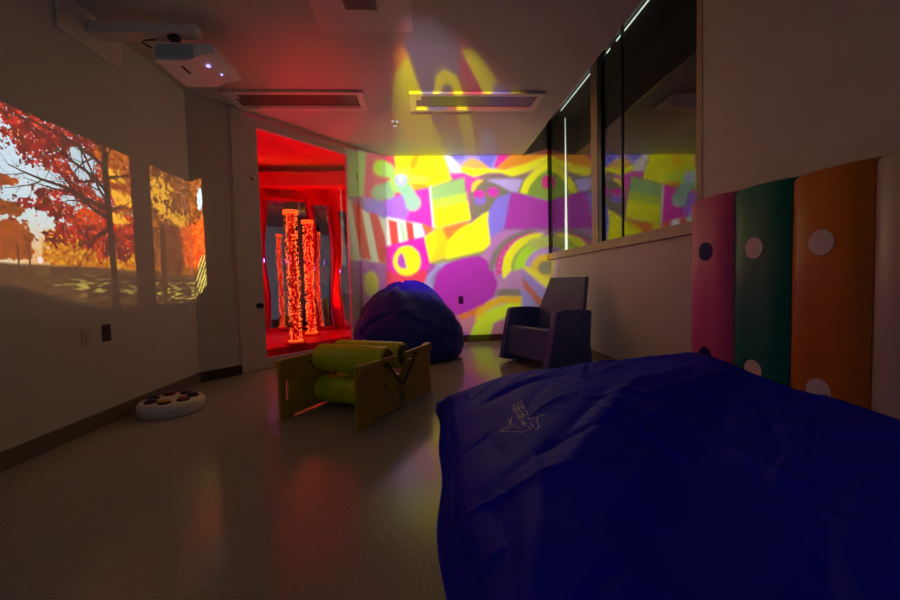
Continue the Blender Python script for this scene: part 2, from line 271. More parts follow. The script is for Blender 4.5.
250,130,205 1.58,1.56 1.58,1.55 1.58,1.55 1.57,1.54 1.57,1.54 1.56,1.54 1.56,1.54 1.55,1.54 1.55,1.55 1.55,1.55 1.54,1.56 1.55,1.56 1.55,1.57 1.55,1.57 1.56,1.57 1.56,1.58 1.57,1.57 1.57,1.57 1.58,1.57 1.58,1.56
255,248,0 1.18,0.92 1.17,0.97 1.16,1.02 1.16,1.08 1.17,1.13 1.18,1.18 1.19,1.23 1.21,1.28 1.24,1.33 1.27,1.37 1.3,1.41 1.34,1.45 1.39,1.49 1.43,1.52 1.48,1.54 1.53,1.56 1.59,1.58 1.64,1.59 1.7,1.6 1.76,1.6 1.81,1.6
150,170,80 1.32,0.9 1.31,0.95 1.3,0.99 1.3,1.04 1.3,1.08 1.3,1.13 1.31,1.17 1.33,1.21 1.34,1.25 1.37,1.29 1.4,1.33 1.43,1.36 1.46,1.39 1.5,1.42 1.53,1.44 1.57,1.46 1.62,1.48 1.66,1.49 1.71,1.5 1.75,1.5 1.8,1.5
185,235,20 1.39,0.85 1.37,0.89 1.36,0.93 1.35,0.98 1.34,1.02 1.34,1.07 1.35,1.11 1.35,1.16 1.37,1.2 1.39,1.24 1.41,1.28 1.44,1.32 1.47,1.35 1.5,1.38 1.54,1.41 1.58,1.43 1.62,1.45 1.66,1.46 1.71,1.47 1.75,1.47 1.79,1.47
190,200,90 1.56,1.5 1.93,1.58 1.93,1.4 1.59,1.35
200,150,215 2.12,1.05 2.11,0.96 2.06,0.87 1.99,0.8 1.91,0.76 1.81,0.75 1.72,0.76 1.63,0.81 1.56,0.88 1.52,0.97 1.51,1.07 1.52,1.17 1.57,1.25 1.64,1.32 1.73,1.36 1.82,1.38 1.91,1.36 2,1.31 2.07,1.24 2.11,1.15
235,195,30 2.06,1.07 2.05,1.01 2.02,0.95 1.96,0.9 1.9,0.87 1.83,0.86 1.76,0.88 1.69,0.91 1.64,0.96 1.61,1.02 1.6,1.08 1.61,1.15 1.65,1.2 1.7,1.25 1.76,1.28 1.83,1.29 1.9,1.27 1.97,1.24 2.02,1.2 2.05,1.14
120,125,100 1.95,1.07 1.95,1.04 1.93,1.01 1.9,0.99 1.87,0.98 1.83,0.97 1.79,0.98 1.76,0.99 1.73,1.02 1.71,1.05 1.71,1.08 1.71,1.11 1.73,1.14 1.76,1.16 1.79,1.18 1.83,1.18 1.87,1.18 1.9,1.16 1.93,1.14 1.95,1.11
190,130,190 1.12,0.84 1.28,1.03 1.48,1.08 1.81,0.75 1.8,0.29 1.12,0.61
245,235,20 1.48,1.08 1.55,1.11 1.89,0.89 1.92,0.71 1.81,0.79
150,130,210 1.46,1.04 1.81,0.77 1.92,0.7 1.92,0.59 1.73,0.63 1.5,0.84
190,95,80 1.45,0.98 1.54,0.86 1.73,0.64 1.91,0.51 1.91,0.36 1.7,0.48 1.49,0.78
150,140,215 1.4,0.76 1.52,0.75 1.73,0.47 1.72,0.14 1.39,0.45
125,115,110 1.02,0.72 1.17,0.79 1.43,0.77 1.44,0.63 1.12,0.66
235,120,35 0.45,0.39 0.66,0.46 0.85,0.56 0.78,0.41 0.57,0.3
205,120,150 0.45,0.3 0.75,0.4 0.75,0.14 0.45,0.15
245,190,0 0.72,0.29 0.77,0.46 0.92,0.59 1.12,0.67 1.46,0.66 1.45,0.54 1.18,0.57 0.95,0.48 0.8,0.32
200,100,20 0.84,0.47 0.84,0.47 0.84,0.46 0.84,0.46 0.83,0.46 0.83,0.46 0.82,0.46 0.82,0.46 0.82,0.46 0.82,0.47 0.82,0.47 0.82,0.48 0.82,0.48 0.82,0.48 0.83,0.48 0.83,0.48 0.83,0.48 0.84,0.48 0.84,0.48 0.84,0.47
200,100,20 0.91,0.52 0.9,0.52 0.9,0.51 0.9,0.51 0.9,0.51 0.89,0.51 0.89,0.51 0.88,0.51 0.88,0.51 0.88,0.52 0.88,0.52 0.88,0.53 0.88,0.53 0.88,0.53 0.89,0.53 0.89,0.54 0.9,0.53 0.9,0.53 0.9,0.53 0.9,0.52
200,100,20 0.97,0.56 0.97,0.56 0.97,0.56 0.97,0.55 0.96,0.55 0.96,0.55 0.96,0.55 0.95,0.55 0.95,0.56 0.95,0.56 0.95,0.56 0.95,0.57 0.95,0.57 0.95,0.58 0.96,0.58 0.96,0.58 0.96,0.58 0.97,0.57 0.97,0.57 0.97,0.57
200,100,20 1.04,0.59 1.04,0.59 1.04,0.58 1.04,0.58 1.03,0.58 1.03,0.58 1.02,0.58 1.02,0.58 1.02,0.58 1.02,0.59 1.01,0.59 1.02,0.6 1.02,0.6 1.02,0.6 1.02,0.61 1.03,0.61 1.03,0.6 1.04,0.6 1.04,0.6 1.04,0.6
200,100,20 1.12,0.61 1.12,0.61 1.12,0.6 1.11,0.6 1.11,0.6 1.1,0.6 1.1,0.6 1.1,0.6 1.09,0.6 1.09,0.61 1.09,0.61 1.09,0.62 1.09,0.62 1.1,0.62 1.1,0.63 1.1,0.63 1.11,0.63 1.11,0.62 1.12,0.62 1.12,0.62
200,100,20 1.2,0.62 1.19,0.61 1.19,0.61 1.19,0.61 1.19,0.6 1.18,0.6 1.18,0.61 1.17,0.61 1.17,0.61 1.17,0.61 1.17,0.62 1.17,0.62 1.17,0.63 1.17,0.63 1.18,0.63 1.18,0.63 1.19,0.63 1.19,0.63 1.19,0.63 1.19,0.62
200,100,20 1.27,0.62 1.27,0.61 1.27,0.61 1.26,0.61 1.26,0.61 1.26,0.61 1.25,0.61 1.25,0.61 1.25,0.61 1.24,0.62 1.24,0.62 1.24,0.62 1.25,0.63 1.25,0.63 1.25,0.63 1.26,0.63 1.26,0.63 1.27,0.63 1.27,0.63 1.27,0.62
200,100,20 1.35,0.62 1.35,0.61 1.34,0.61 1.34,0.61 1.34,0.6 1.33,0.6 1.33,0.6 1.32,0.61 1.32,0.61 1.32,0.61 1.32,0.62 1.32,0.62 1.32,0.62 1.33,0.63 1.33,0.63 1.33,0.63 1.34,0.63 1.34,0.63 1.34,0.62 1.35,0.62
215,240,0 0.62,0.01 0.72,0.25 0.81,0.35 0.97,0.48 1.21,0.56 1.45,0.56 1.45,0.42 1.21,0.35 1.02,0.27 0.94,-0
190,110,140 0.94,-0 1.02,0.24 1.21,0.35 1.45,0.39 1.45,-0.02
150,70,60 -0.53,2.76 -0.46,3.17 -0.59,3.58 -0.4,4.18 0.19,4.48 2.59,4.72 2.54,3.77 2.54,3.27 2.62,3.04 1.78,2.76
96,84,108 -0.21,3.56 -0.15,3.95 0.23,4.69 1.85,4.71 1.4,3.76 1.04,3.35 0.73,3.2 0.5,2.96 0.84,2.76 0.37,2.76 0.21,3.02 -0.03,3.59
180,50,85 1.94,4.71 2.26,4.72 1.63,3.59 1.51,3.16 1.23,3.12 1.06,3.35 1.48,3.86
215,120,40 -0.55,3.71 -0.16,3.82 -0.03,3.59 -0.36,3.47
225,210,0 -0.47,3.16 -0.42,3.38 -0.07,3.65 0.09,3.28 0.23,3 0.38,2.76 -0.4,2.76 -0.43,2.9
120,205,60 -0.4,2.76 -0.38,2.85 -0.3,2.9 -0.2,2.8 -0.16,2.76
225,205,10 0.36,3.15 0.53,3.37 0.78,3.45 1,3.38 0.99,3.17 0.94,2.93 0.82,2.78 0.67,2.77 0.69,2.88 0.82,3.16 0.79,3.28 0.66,3.28 0.46,3.15
230,210,0 1.44,3.71 1.69,3.8 1.84,3.75 1.89,3.51 1.88,3.33 1.54,3.15 1.41,3.18 1.43,3.4
120,100,170 1.77,3.28 2.06,3.28 2.01,3.16 1.53,3.14
220,200,20 2.21,3.31 2.2,3.24 2.35,3.17 1.96,3.16
190,120,60 1.17,2.76 1.53,2.9 2.17,2.96 2.34,2.98 1.62,2.76
150,130,200 0.84,2.76 1.06,2.9 1.26,2.9 1.17,2.76"""
P2 = (-.09, 2.2, 2.35); P2U = (-1.5, 2.7); P2V = (-.3, 5.1)
def wheel():
    n = 1100
    z, x = np.meshgrid(P2V[0]+(np.arange(n)+.5)/n*(P2V[1]-P2V[0]), P2U[0]+(np.arange(n)+.5)/n*(P2U[1]-P2U[0]), indexing='ij')
    img = np.zeros((n, n, 3)); img[:] = np.array((150, 90, 130))/255.
    for ln in SHAPES.strip().split('\n'):
        f = ln.split(); c = [int(q)/255. for q in f[0].split(',')]
        pfill(x, z, [tuple(map(float, p.split(','))) for p in f[1:]], c, img)
    lin = blur(s2l(img), 3)
    up = np.where(z > 1.75, 3.1, 2.1)
    soft = blur(lin, 15); k = np.clip((z-2.85)/1.1, 0, 1)[..., None]; lin = lin*(1-k)+soft*k   # out of focus nearer the lamp
    rr = np.sqrt(((x-.55)/2.15)**2+((z-1.75)/up)**2)
    m = np.clip((1-rr)/.3, 0, 1); m = m*m*(3-2*m)
    m = m*np.clip(.62-(z-2.75)/2.4, .10, .62)/.62*np.where(z > 2.76, .62, 1)   # slide darkened above the ceiling line to weaken the ceiling spill
    m = m*np.interp(np.hypot(x-.1, z-2.1), [0, .8, 2.3], [1.05, .98, .5])
    m = m*np.interp(x, [-1.3, -.9, -.55, -.40], [0, .35, .7, 1])
    m = m*np.where(z > 2.76, np.interp(x, [-.55, -.2], [.15, 1]), 1)
    return lin*m[..., None]
projector_light('wheel_projector_lamp', P2, 'y', D, P2U, P2V, slide_image('slide_shapes', wheel()*2.4), 500.0)

# ------------------------------------------------------------------ materials
def mat(name, col, rough=.6, metal=0., spec=.5, noise=None, bump=None, trans=0., emis=None, sheen=0., coat=0.):
    m = bpy.data.materials.new(name); m.use_nodes = True; N = m.node_tree.nodes; Lk = m.node_tree.links
    b = N['Principled BSDF']; b.inputs['Roughness'].default_value = rough; b.inputs['Metallic'].default_value = metal
    b.inputs['Specular IOR Level'].default_value = spec; b.inputs['Transmission Weight'].default_value = trans
    b.inputs['Sheen Weight'].default_value = sheen; b.inputs['Coat Weight'].default_value = coat
    c = tuple(s2l(np.array(col)/255.))
    tc = N.new('ShaderNodeTexCoord')
    n = N.new('ShaderNodeTexNoise'); sc_, amt = noise or (6, .06)
    n.inputs['Scale'].default_value = sc_; n.inputs['Detail'].default_value = 5; Lk.new(tc.outputs['Object'], n.inputs[0])
    r = N.new('ShaderNodeValToRGB'); r.color_ramp.elements[0].position = .3; r.color_ramp.elements[1].position = .7
    r.color_ramp.elements[0].color = tuple(max(0, x*(1-amt)) for x in c)+(1,); r.color_ramp.elements[1].color = tuple(min(1, x*(1+amt)) for x in c)+(1,)
    Lk.new(n.outputs[0], r.inputs[0]); Lk.new(r.outputs[0], b.inputs['Base Color'])
    if bump:
        n2 = N.new('ShaderNodeTexNoise'); n2.inputs['Scale'].default_value = bump[0]; n2.inputs['Detail'].default_value = 4; Lk.new(tc.outputs['Object'], n2.inputs[0])
        bp = N.new('ShaderNodeBump'); bp.inputs['Strength'].default_value = bump[1]; bp.inputs['Distance'].default_value = bump[2] if len(bump) > 2 else .01
        Lk.new(n2.outputs[0], bp.inputs['Height']); Lk.new(bp.outputs[0], b.inputs['Normal'])
    if emis:
        b.inputs['Emission Color'].default_value = tuple(s2l(np.array(emis[0])/255.))+(1,); b.inputs['Emission Strength'].default_value = emis[1]
    return m
def glass_mat(name, tint=(1, 1, 1), ior=1.5, rough=0., bump=None):
    m = bpy.data.materials.new(name); m.use_nodes = True; N = m.node_tree.nodes; Lk = m.node_tree.links
    N.clear(); o = N.new('ShaderNodeOutputMaterial'); mx = N.new('ShaderNodeMixShader'); t = N.new('ShaderNodeBsdfTransparent'); g = N.new('ShaderNodeBsdfGlossy')
    t.inputs[0].default_value = tint+(1,); g.inputs['Roughness'].default_value = rough
    f = N.new('ShaderNodeFresnel'); f.inputs[0].default_value = ior
    geo = N.new('ShaderNodeNewGeometry'); inv = N.new('ShaderNodeMath'); inv.operation = 'SUBTRACT'; inv.inputs[0].default_value = 1
    Lk.new(geo.outputs['Backfacing'], inv.inputs[1]); mu = N.new('ShaderNodeMath'); mu.operation = 'MULTIPLY'
    # reflection of both faces of the pane is taken at the face met first
    k = N.new('ShaderNodeMath'); k.operation = 'MULTIPLY'; k.inputs[1].default_value = 1.75; k.use_clamp = True
    Lk.new(f.outputs[0], k.inputs[0]); Lk.new(k.outputs[0], mu.inputs[0]); Lk.new(inv.outputs[0], mu.inputs[1])
    Lk.new(mu.outputs[0], mx.inputs[0]); Lk.new(t.outputs[0], mx.inputs[1]); Lk.new(g.outputs[0], mx.inputs[2]); Lk.new(mx.outputs[0], o.inputs[0])
    return m
MT = {}
MT['wall'] = mat('painted_wall', (203, 203, 194), .55, noise=(3, .03), bump=(180, .08, .002))
MT['ceil'] = mat('painted_ceiling', (200, 199, 194), .6, noise=(3, .02), bump=(160, .08, .002))
MT['door'] = mat('painted_wood', (212, 208, 194), .5, noise=(4, .04))
MT['base'] = mat('rubber_base', (58, 50, 38), .45); MT['basel'] = mat('rubber_base_pale', (112, 102, 84), .45)
MT['sill'] = mat('sill_wood', (186, 164, 140), .45)
MT['dark'] = mat('dark_frame', (26, 22, 20), .4)
MT['alu'] = mat('aluminium', (205, 205, 200), .22, metal=1)
MT['white'] = mat('white_plastic', (240, 236, 240), .4)
MT['offwhite'] = mat('offwhite_plastic', (222, 216, 212), .4)
MT['black'] = mat('black_plastic', (18, 16, 18), .4)
MT['wood'] = mat('birch_plywood', (180, 146, 36), .4, noise=(9, .16))
MT['woodedge'] = mat('plywood_edge', (150, 108, 62), .5, noise=(60, .3))
MT['green'] = mat('green_vinyl', (206, 226, 8), .38, bump=(12, .15, .01))
MT['rollend'] = mat('roller_end', (110, 96, 40), .5)
MT['navy'] = mat('navy_vinyl', (46, 56, 172), .55, spec=.2, bump=(6, .4, .03))
MT['cover'] = mat('royal_blue_cloth', (12, 18, 235), .6, spec=.15, sheen=.0, bump=(14, .35, .02), noise=(2, .1))
MT['chair'] = mat('graphite_plastic', (84, 98, 166), .45, bump=(220, .15, .002))
MT['pink'] = mat('pink_vinyl', (226, 92, 156), .4, spec=.35, bump=(7, .25, .01))
MT['teal'] = mat('green_pad_vinyl', (0, 122, 104), .4, spec=.3, bump=(7, .25, .01))
MT['orange'] = mat('orange_vinyl', (206, 118, 10), .4, spec=.35, bump=(7, .25, .01))
MT['cream'] = mat('cream_vinyl', (200, 186, 176), .36, bump=(7, .25, .01))
MT['dotw'] = mat('white_vinyl_dot', (226, 216, 206), .5)
MT['dotn'] = mat('navy_vinyl_dot', (34, 20, 120), .6, spec=.15)
MT['glass'] = glass_mat('window_glass', (.9, .93, .9))
MT['doorglass'] = glass_mat('door_glass', (.97, .97, .97))
MT['redwall'] = mat('red_wall', (225, 16, 20), .5)
MT['redmat'] = mat('red_padded_vinyl', (230, 16, 18), .35)
MT['darkroom'] = mat('dark_room', (46, 40, 36), .8)
MT['mirror'] = mat('acrylic_mirror', (200, 196, 205), .05, metal=1, bump=(2.5, .12, .02))
MT['tube'] = glass_mat('clear_acrylic_tube', (1, .93, .93), 1.2)
MT['water'] = None
MT['print'] = mat('printed_logo', (200, 200, 246), .6)
MT['yellowb'] = mat('yellow_button', (212, 176, 40), .35); MT['redb'] = mat('red_button', (150, 62, 44), .35)
MT['purpleb'] = mat('purple_button', (60, 44, 84), .35); MT['blueb'] = mat('blue_button', (48, 50, 70), .35); MT['ring'] = mat('button_ring', (40, 32, 34), .5)
MT['outw'] = mat('ivory_plastic', (205, 190, 160), .4)
MT['outb'] = mat('brown_plastic', (52, 40, 32), .35)
# floor: speckled sheet vinyl, polished
m = mat('speckled_vinyl', (160, 158, 148), .17, spec=.35, noise=(90, .22), bump=(30, .03, .004)); MT['floor'] = m
# ceiling-light lens
MT['lens'] = mat('prismatic_lens', (96, 84, 82), .3)
MT['paper'] = mat('grille', (165, 185, 205), .5)

# ------------------------------------------------------------------ mesh helpers
class MB:
    def __init__(s): s.b = bmesh.new()
    def box(s, x0, x1, y0, y1, z0, z1, Mx=None, bev=0):
        vs = [s.b.verts.new((x, y, z)) for x in (x0, x1) for y in (y0, y1) for z in (z0, z1)]
        fs = [s.b.faces.new([vs[i] for i in f]) for f in ((0, 1, 3, 2), (4, 6, 7, 5), (0, 4, 5, 1), (2, 3, 7, 6), (0, 2, 6, 4), (1, 5, 7, 3))]
        if bev: 
            es = list({e for f in fs for e in f.edges}); r = bmesh.ops.bevel(s.b, geom=es, offset=bev, segments=2, affect='EDGES', profile=.5); vs = list({v for v in r['verts']} | {v for v in vs if v.is_valid})
        if Mx: bmesh.ops.transform(s.b, matrix=Mx, verts=[v for v in vs if v.is_valid])
        return s
    def prism(s, pts, d, Mx=None, bev=0):
        """polygon (x,y) extruded by d along +z, then Mx"""
        n = len(pts); a = [s.b.verts.new((p[0], p[1], 0)) for p in pts]; b = [s.b.verts.new((p[0], p[1], d)) for p in pts]
        fs = [s.b.faces.new(a[::-1]), s.b.faces.new(b)]+[s.b.faces.new((a[i], a[(i+1) % n], b[(i+1) % n], b[i])) for i in range(n)]
        vs = a+b
        if bev:
            es = [e for f in fs[:2] for e in f.edges]; r = bmesh.ops.bevel(s.b, geom=es, offset=bev, segments=2, affect='EDGES', profile=.5); vs = list({v for v in r['verts']} | {v for v in vs if v.is_valid})
        if Mx: bmesh.ops.transform(s.b, matrix=Mx, verts=vs)
        return s
    def lathe(s, prof, n=32, Mx=None):
        rings = []
        for r, z in prof:
            rings.append([s.b.verts.new((r*math.cos(2*math.pi*i/n), r*math.sin(2*math.pi*i/n), z)) for i in range(n)] if r > 1e-6 else [s.b.verts.new((0, 0, z))])
        for a, b in zip(rings, rings[1:]):
            for i in range(n):
                j = (i+1) % n
                q = [a[i % len(a)], a[j % len(a)], b[j % len(b)], b[i % len(b)]]
                q = list(dict.fromkeys(q))
                if len(q) > 2: s.b.faces.new(q)
        for rg, fl in ((rings[0], 1), (rings[-1], 0)):
            if len(rg) > 1: s.b.faces.new(rg[::-1] if fl else rg)
        if Mx: bmesh.ops.transform(s.b, matrix=Mx, verts=[v for r in rings for v in r])
        return s
    def tube(s, pts, r, n=8):
        pts = [Vector(p) for p in pts]; rings = []
        up = Vector((0, 0, 1))
        for i, p in enumerate(pts):
            d = (pts[min(i+1, len(pts)-1)]-pts[max(i-1, 0)]).normalized()
            a = d.cross(up if abs(d.dot(up)) < .95 else Vector((1, 0, 0))).normalized(); b = d.cross(a)
            rings.append([s.b.verts.new(p+(a*math.cos(2*math.pi*k/n)+b*math.sin(2*math.pi*k/n))*r) for k in range(n)])
        for a, b in zip(rings, rings[1:]):
            for k in range(n): s.b.faces.new((a[k], a[(k+1) % n], b[(k+1) % n], b[k]))
        s.b.faces.new(rings[0][::-1]); s.b.faces.new(rings[-1]); return s
    def build(s, name, m, parent=None, smooth=False, loc=None):
        bmesh.ops.recalc_face_normals(s.b, faces=s.b.faces)
        me = bpy.data.meshes.new(name); s.b.to_mesh(me); s.b.free()
        if isinstance(m, str): m = MT[m]
        me.materials.append(m)
        if smooth:
            me.polygons.foreach_set('use_smooth', [True]*len(me.polygons))
            if smooth != 'all': me.set_sharp_from_angle(angle=R(38))
        o = bpy.data.objects.new(name, me); C.objects.link(o)
        if parent: o.parent = parent
        if loc: o.location = loc
        return o
def tag(o, label, cat, group=None, kind=None):
    if label: o['label'] = label
    if cat: o['category'] = cat
    if group: o['group'] = group
    if kind: o['kind'] = kind
    return o
def thing(name, label, cat, loc=(0, 0, 0), rz=0, group=None):
    o = bpy.data.objects.new(name, None); C.objects.link(o); o.location = loc; o.rotation_euler = (0, 0, rz); o.empty_display_size = .1
    return tag(o, label, cat, group)
def struct(o): o['kind'] = 'structure'; return o
# frame of the angled wall: local x = along, y = behind, z = up
MA = Matrix(((AV.x, AN.x, 0, XL), (AV.y, AN.y, 0, YA), (0, 0, 1, 0), (0, 0, 0, 1)))

# ------------------------------------------------------------------ structure
T = .12
struct(MB().box(-3.3, 2.7, YF, 7.2, -.1, 0).build('floor', 'floor'))
# ceiling stops short of the window wall, leaving a pocket
struct(MB().box(XL-1.1, XS, YF, 7.2, H, H+.12).build('ceiling', 'ceil'))
struct(MB().box(XS-.12, XR+.3, YF, 7.2, 3.25, 3.35).box(XS-.12, XS-.02, YF, 7.2, H+.12, 3.25).build('trim_1', 'ceil'))
struct(MB().box(XL-T, XL, YF, YA+.0, 0, H).build('wall_left', 'wall'))
struct(MB().box(XB, XR+.3, D, D+T, 0, 3.25).build('wall_back', 'wall'))
Y0, Y1 = 2.60, D
SZ = 1.195
struct(MB().box(XR, XR+T, YF, D, 0, SZ).box(XR, XR+T, YF, Y0, SZ, 3.25).build('wall_right', 'wall'))
# angled wall around the full-height door
S0, S1 = .40, 2.18
struct(MB().box(0, S0, 0, T, 0, H, MA).box(S1, LA, 0, T, 0, H, MA).build('wall_angled', 'wall'))
# baseboards
bh, bt = .10, .008
struct(MB().box(XL, XL+bt, YF, YA-.005, 0, bh).build('baseboard_left', 'basel'))
struct(MB().box(.008, S0, -bt, 0, 0, bh, MA).build('baseboard_angled', 'base'))
struct(MB().box(XB+.01, XR-bt, D-bt, D, 0, bh).build('baseboard_back', 'base'))
struct(MB().box(XR-bt, XR, YF, D, 0, bh).build('baseboard_right', 'basel'))
# door
door = struct(MB().box(.560, .69, .02, .065, .01, 2.715, MA).box(1.905, 2.060, .02, .065, .01, 2.715, MA).box(.69, 1.905, .02, .065, .01, .12, MA).box(.69, 1.905, .02, .065, 2.61, 2.715, MA).build('door_1', 'door'))
def sub(name, mb, m, parent, smooth=False): return mb.build(name, m, parent, smooth)
sub('glass_pane', MB().box(.69, 1.905, .038, .046, .12, 2.61, MA), 'doorglass', door)
sub('door_handle', MB().lathe([(0, 0), (.03, 0), (.03, .008), (.012, .012), (.012, .035), (.026, .042), (.026, .058), (0, .064)], 24, MA @ Matrix.Translation((.625, .02, .70)) @ Matrix.Rotation(R(90), 4, 'X')), 'dark', door, True)
sub('lock_cylinder', MB().lathe([(0, 0), (.024, 0), (.022, .012), (.01, .016), (0, .016)], 24, MA @ Matrix.Translation((.617, .02, 2.06)) @ Matrix.Rotation(R(90), 4, 'X')), 'alu', door, True)
sub('lock_label', MB().box(.632, .668, .014, .02, 1.88, 1.95, MA), 'offwhite', door)
for z in (.35, 2.35): sub('hinge', MB().box(2.066, 2.08, .002, .03, z-.05, z+.05, MA), 'alu', door)
fr = struct(MB().box(S0, .545, -.012, T, 0, H-.002, MA).box(2.075, S1, -.012, T, 0, H-.002, MA).box(.545, 2.075, .0, T, 2.735, H-.002, MA).build('trim_2', 'door'))
# window
win = struct(MB().box(XR-.01, XR+.10, 4.20, 4.36, SZ+.09, 3.24).build('window_1', 'sill'))
sub('dark_mullion', MB().box(XR-.006, XR+.10, 4.115, 4.198, SZ+.09, 3.24), 'dark', win)
sub('frame_post', MB().box(XR-.004, XR+.10, Y0+.001, Y0+.055, SZ+.09, 3.24), 'sill', win)
sub('corner_post', MB().box(XR-.004, XR+.06, D-.095, D-.08, SZ+.09, 3.24).box(XR-.004, XR+.06, D-.03, D-.018, SZ+.09, 3.24), 'dark', win)
sub('sill', MB().box(XR-.028, XR+.11, Y0+.001, D-.002, SZ+.002, SZ+.09, bev=.004), 'sill', win)
sub('glass_pane', MB().box(XR+.015, XR+.025, 4.36, D-.002, SZ+.09, 3.24), 'glass', win)
sub('glass_pane', MB().box(XR+.015, XR+.025, Y0+.055, 4.115, SZ+.09, 3.24), 'glass', win)
sub('glazing_bar', MB().box(XR+.005, XR+.035, 3.70, 3.715, SZ+.09, 3.24), 'dark', win)
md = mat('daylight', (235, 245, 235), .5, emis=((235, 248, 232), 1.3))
# daylight leaking past the drawn blinds behind the glass
sub('blind', MB().box(XR+.062, XR+.066, Y0+.06, D-.01, SZ+.092, 3.235), 'darkroom', win)
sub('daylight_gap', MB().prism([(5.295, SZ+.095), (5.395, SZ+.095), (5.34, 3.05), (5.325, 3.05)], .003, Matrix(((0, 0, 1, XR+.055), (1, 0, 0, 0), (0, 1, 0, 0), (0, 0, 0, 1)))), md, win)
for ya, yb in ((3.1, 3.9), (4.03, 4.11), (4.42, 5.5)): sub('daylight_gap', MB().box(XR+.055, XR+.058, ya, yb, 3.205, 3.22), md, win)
# dark room behind the window
struct(MB().box(XR+T, XR+.9, YF, YF+.05, 0, 3.3).box(XR+.85, XR+.9, YF, 7.2, 0, 3.3).box(XR+.3, XR+.9, D+T, D+T+.05, 0, 3.3).box(XR+.0, XR+.9, YF, 7.2, 3.35, 3.4).build('wall_beyond_window', 'darkroom'))
# metal edge of the ceiling pocket
struct(MB().box(XS, XS+.006, YF, D-.002, H-.004, H+.014).build('trim_3', 'alu'))
# red alcove behind the door
struct(MB().box(-3.05, -2.95, 3.2, 6.7, 0, H).box(-3.05, XB+.0, 6.6, 6.7, 0, H).box(XB, XB+.1, D+T, 6.6, 0, H).box(-3.05, XL-T, 3.2, 3.3, 0, H).build('wall_alcove', 'redwall'))
struct(MB().box(-2.95, XB, 6.25, 6.6, 2.42, 2.62).build('trim_4', 'redwall'))
struct(MB().prism([tuple((AP(-.9, T+.002, 0)).xy), tuple(AP(LA, T+.002, 0).xy), (XB, 6.6), (-2.95, 6.6), (-2.95, 3.35)], .012, Matrix.Translation((0, 0, H-.014))).build('trim_5', 'redwall'))

# ------------------------------------------------------------------ alcove contents
pl = tag(MB().prism([tuple(AP(.45, .17, 0).xy), tuple(AP(2.3, .17, 0).xy), (-.62, 6.5), (-2.9, 6.5), (-2.9, 4.5)], .19, None, .02).build('plinth', 'redmat', smooth=True), 'low red padded plinth filling the alcove behind the glass door, under the bubble tubes', 'plinth')
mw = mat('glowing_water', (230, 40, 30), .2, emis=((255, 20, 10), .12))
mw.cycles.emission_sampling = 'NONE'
# water column: its own emission stands in for red light from below
N = mw.node_tree.nodes; Lk = mw.node_tree.links
mw2 = bpy.data.materials.new('glowing_bubbles'); mw2.use_nodes = True  # emission put in for lamp light scattered by the bubbles
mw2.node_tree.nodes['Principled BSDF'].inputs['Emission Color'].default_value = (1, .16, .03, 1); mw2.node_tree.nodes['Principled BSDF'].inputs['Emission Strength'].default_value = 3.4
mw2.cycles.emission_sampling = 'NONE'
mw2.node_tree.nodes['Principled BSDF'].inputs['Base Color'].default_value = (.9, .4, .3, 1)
mring = mat('lit_ring', (255, 120, 60), .3, emis=((255, 110, 40), .9))
def bubble_tube(x, y, r, z0, z1, label, seed):
    t = thing('bubble_tube', label, 'bubble tube', (x, y, z0), group='bubble tubes in the red alcove')
    h = z1-z0; rnd = random.Random(seed)
    MB().lathe([(r*1.5, 0), (r*1.5, .02), (r*1.08, .035), (r*1.02, .035), (r*1.02, 0)], 40).build('base_collar', 'redmat', t, True)
    MB().lathe([(r*1.02, .036), (r*1.05, .036), (r*1.05, .05), (r*1.02, .05)], 40).build('light_ring', mring, t, True)
    MB().lathe([(r*.985, .02), (r*.985, h+.2), (r, h+.2), (r, .02)], 48).build('tube', 'tube', t, True)
    MB().lathe([(0, .03), (r*.45, .03), (r*.45, h-.1), (0, h-.1)], 24).build('water_column', mw, t, True)
    MB().lathe([(r*.9, h-.1), (r*1.02, h-.1), (r*1.02, h-.05), (r*.9, h-.05)], 40).build('top_band', mring, t, True)
    b = bmesh.new()
    for i in range(760):
        a = rnd.uniform(0, 2*math.pi); rr = r*(.5+.42*rnd.random()); z = .04+(h-.16)*rnd.random()
        s_ = rnd.uniform(.0025, .006)
        bmesh.ops.create_icosphere(b, subdivisions=1, radius=s_, matrix=Matrix.Translation((rr*math.cos(a), rr*math.sin(a), z)) @ Matrix.Diagonal((1, 1, rnd.uniform(.7, 1.5), 1)))
    q = MB(); q.b.free(); q.b = b; o = q.build('bubbles', mw2, t, 'all'); o['kind'] = 'stuff'
    return t
bubble_tube(-1.60, 5.0, .088, .19, 1.87, 'taller looking bubble tube nearest the glass door, left of the two glowing red tubes', 1)
bubble_tube(-1.63, 5.8, .082, .19, 1.87, 'glowing red bubble tube standing farther back, right of the two', 2)
for x, y, e in ((-1.35, 6.2, 85.), (-2.35, 5.5, 70.), (-1.75, 5.6, 12.)):    # red uplights standing on the plinth
    ld = bpy.data.lights.new('alcove_uplight', 'SPOT'); ld.energy = e; ld.color = (1, .004, .006); ld.shadow_soft_size = .04; ld.spot_size = R(115); ld.spot_blend = .6
    o = bpy.data.objects.new('alcove_uplight', ld); o.location = (x, y, .24); o.rotation_euler = (R(180), 0, 0); C.objects.link(o)

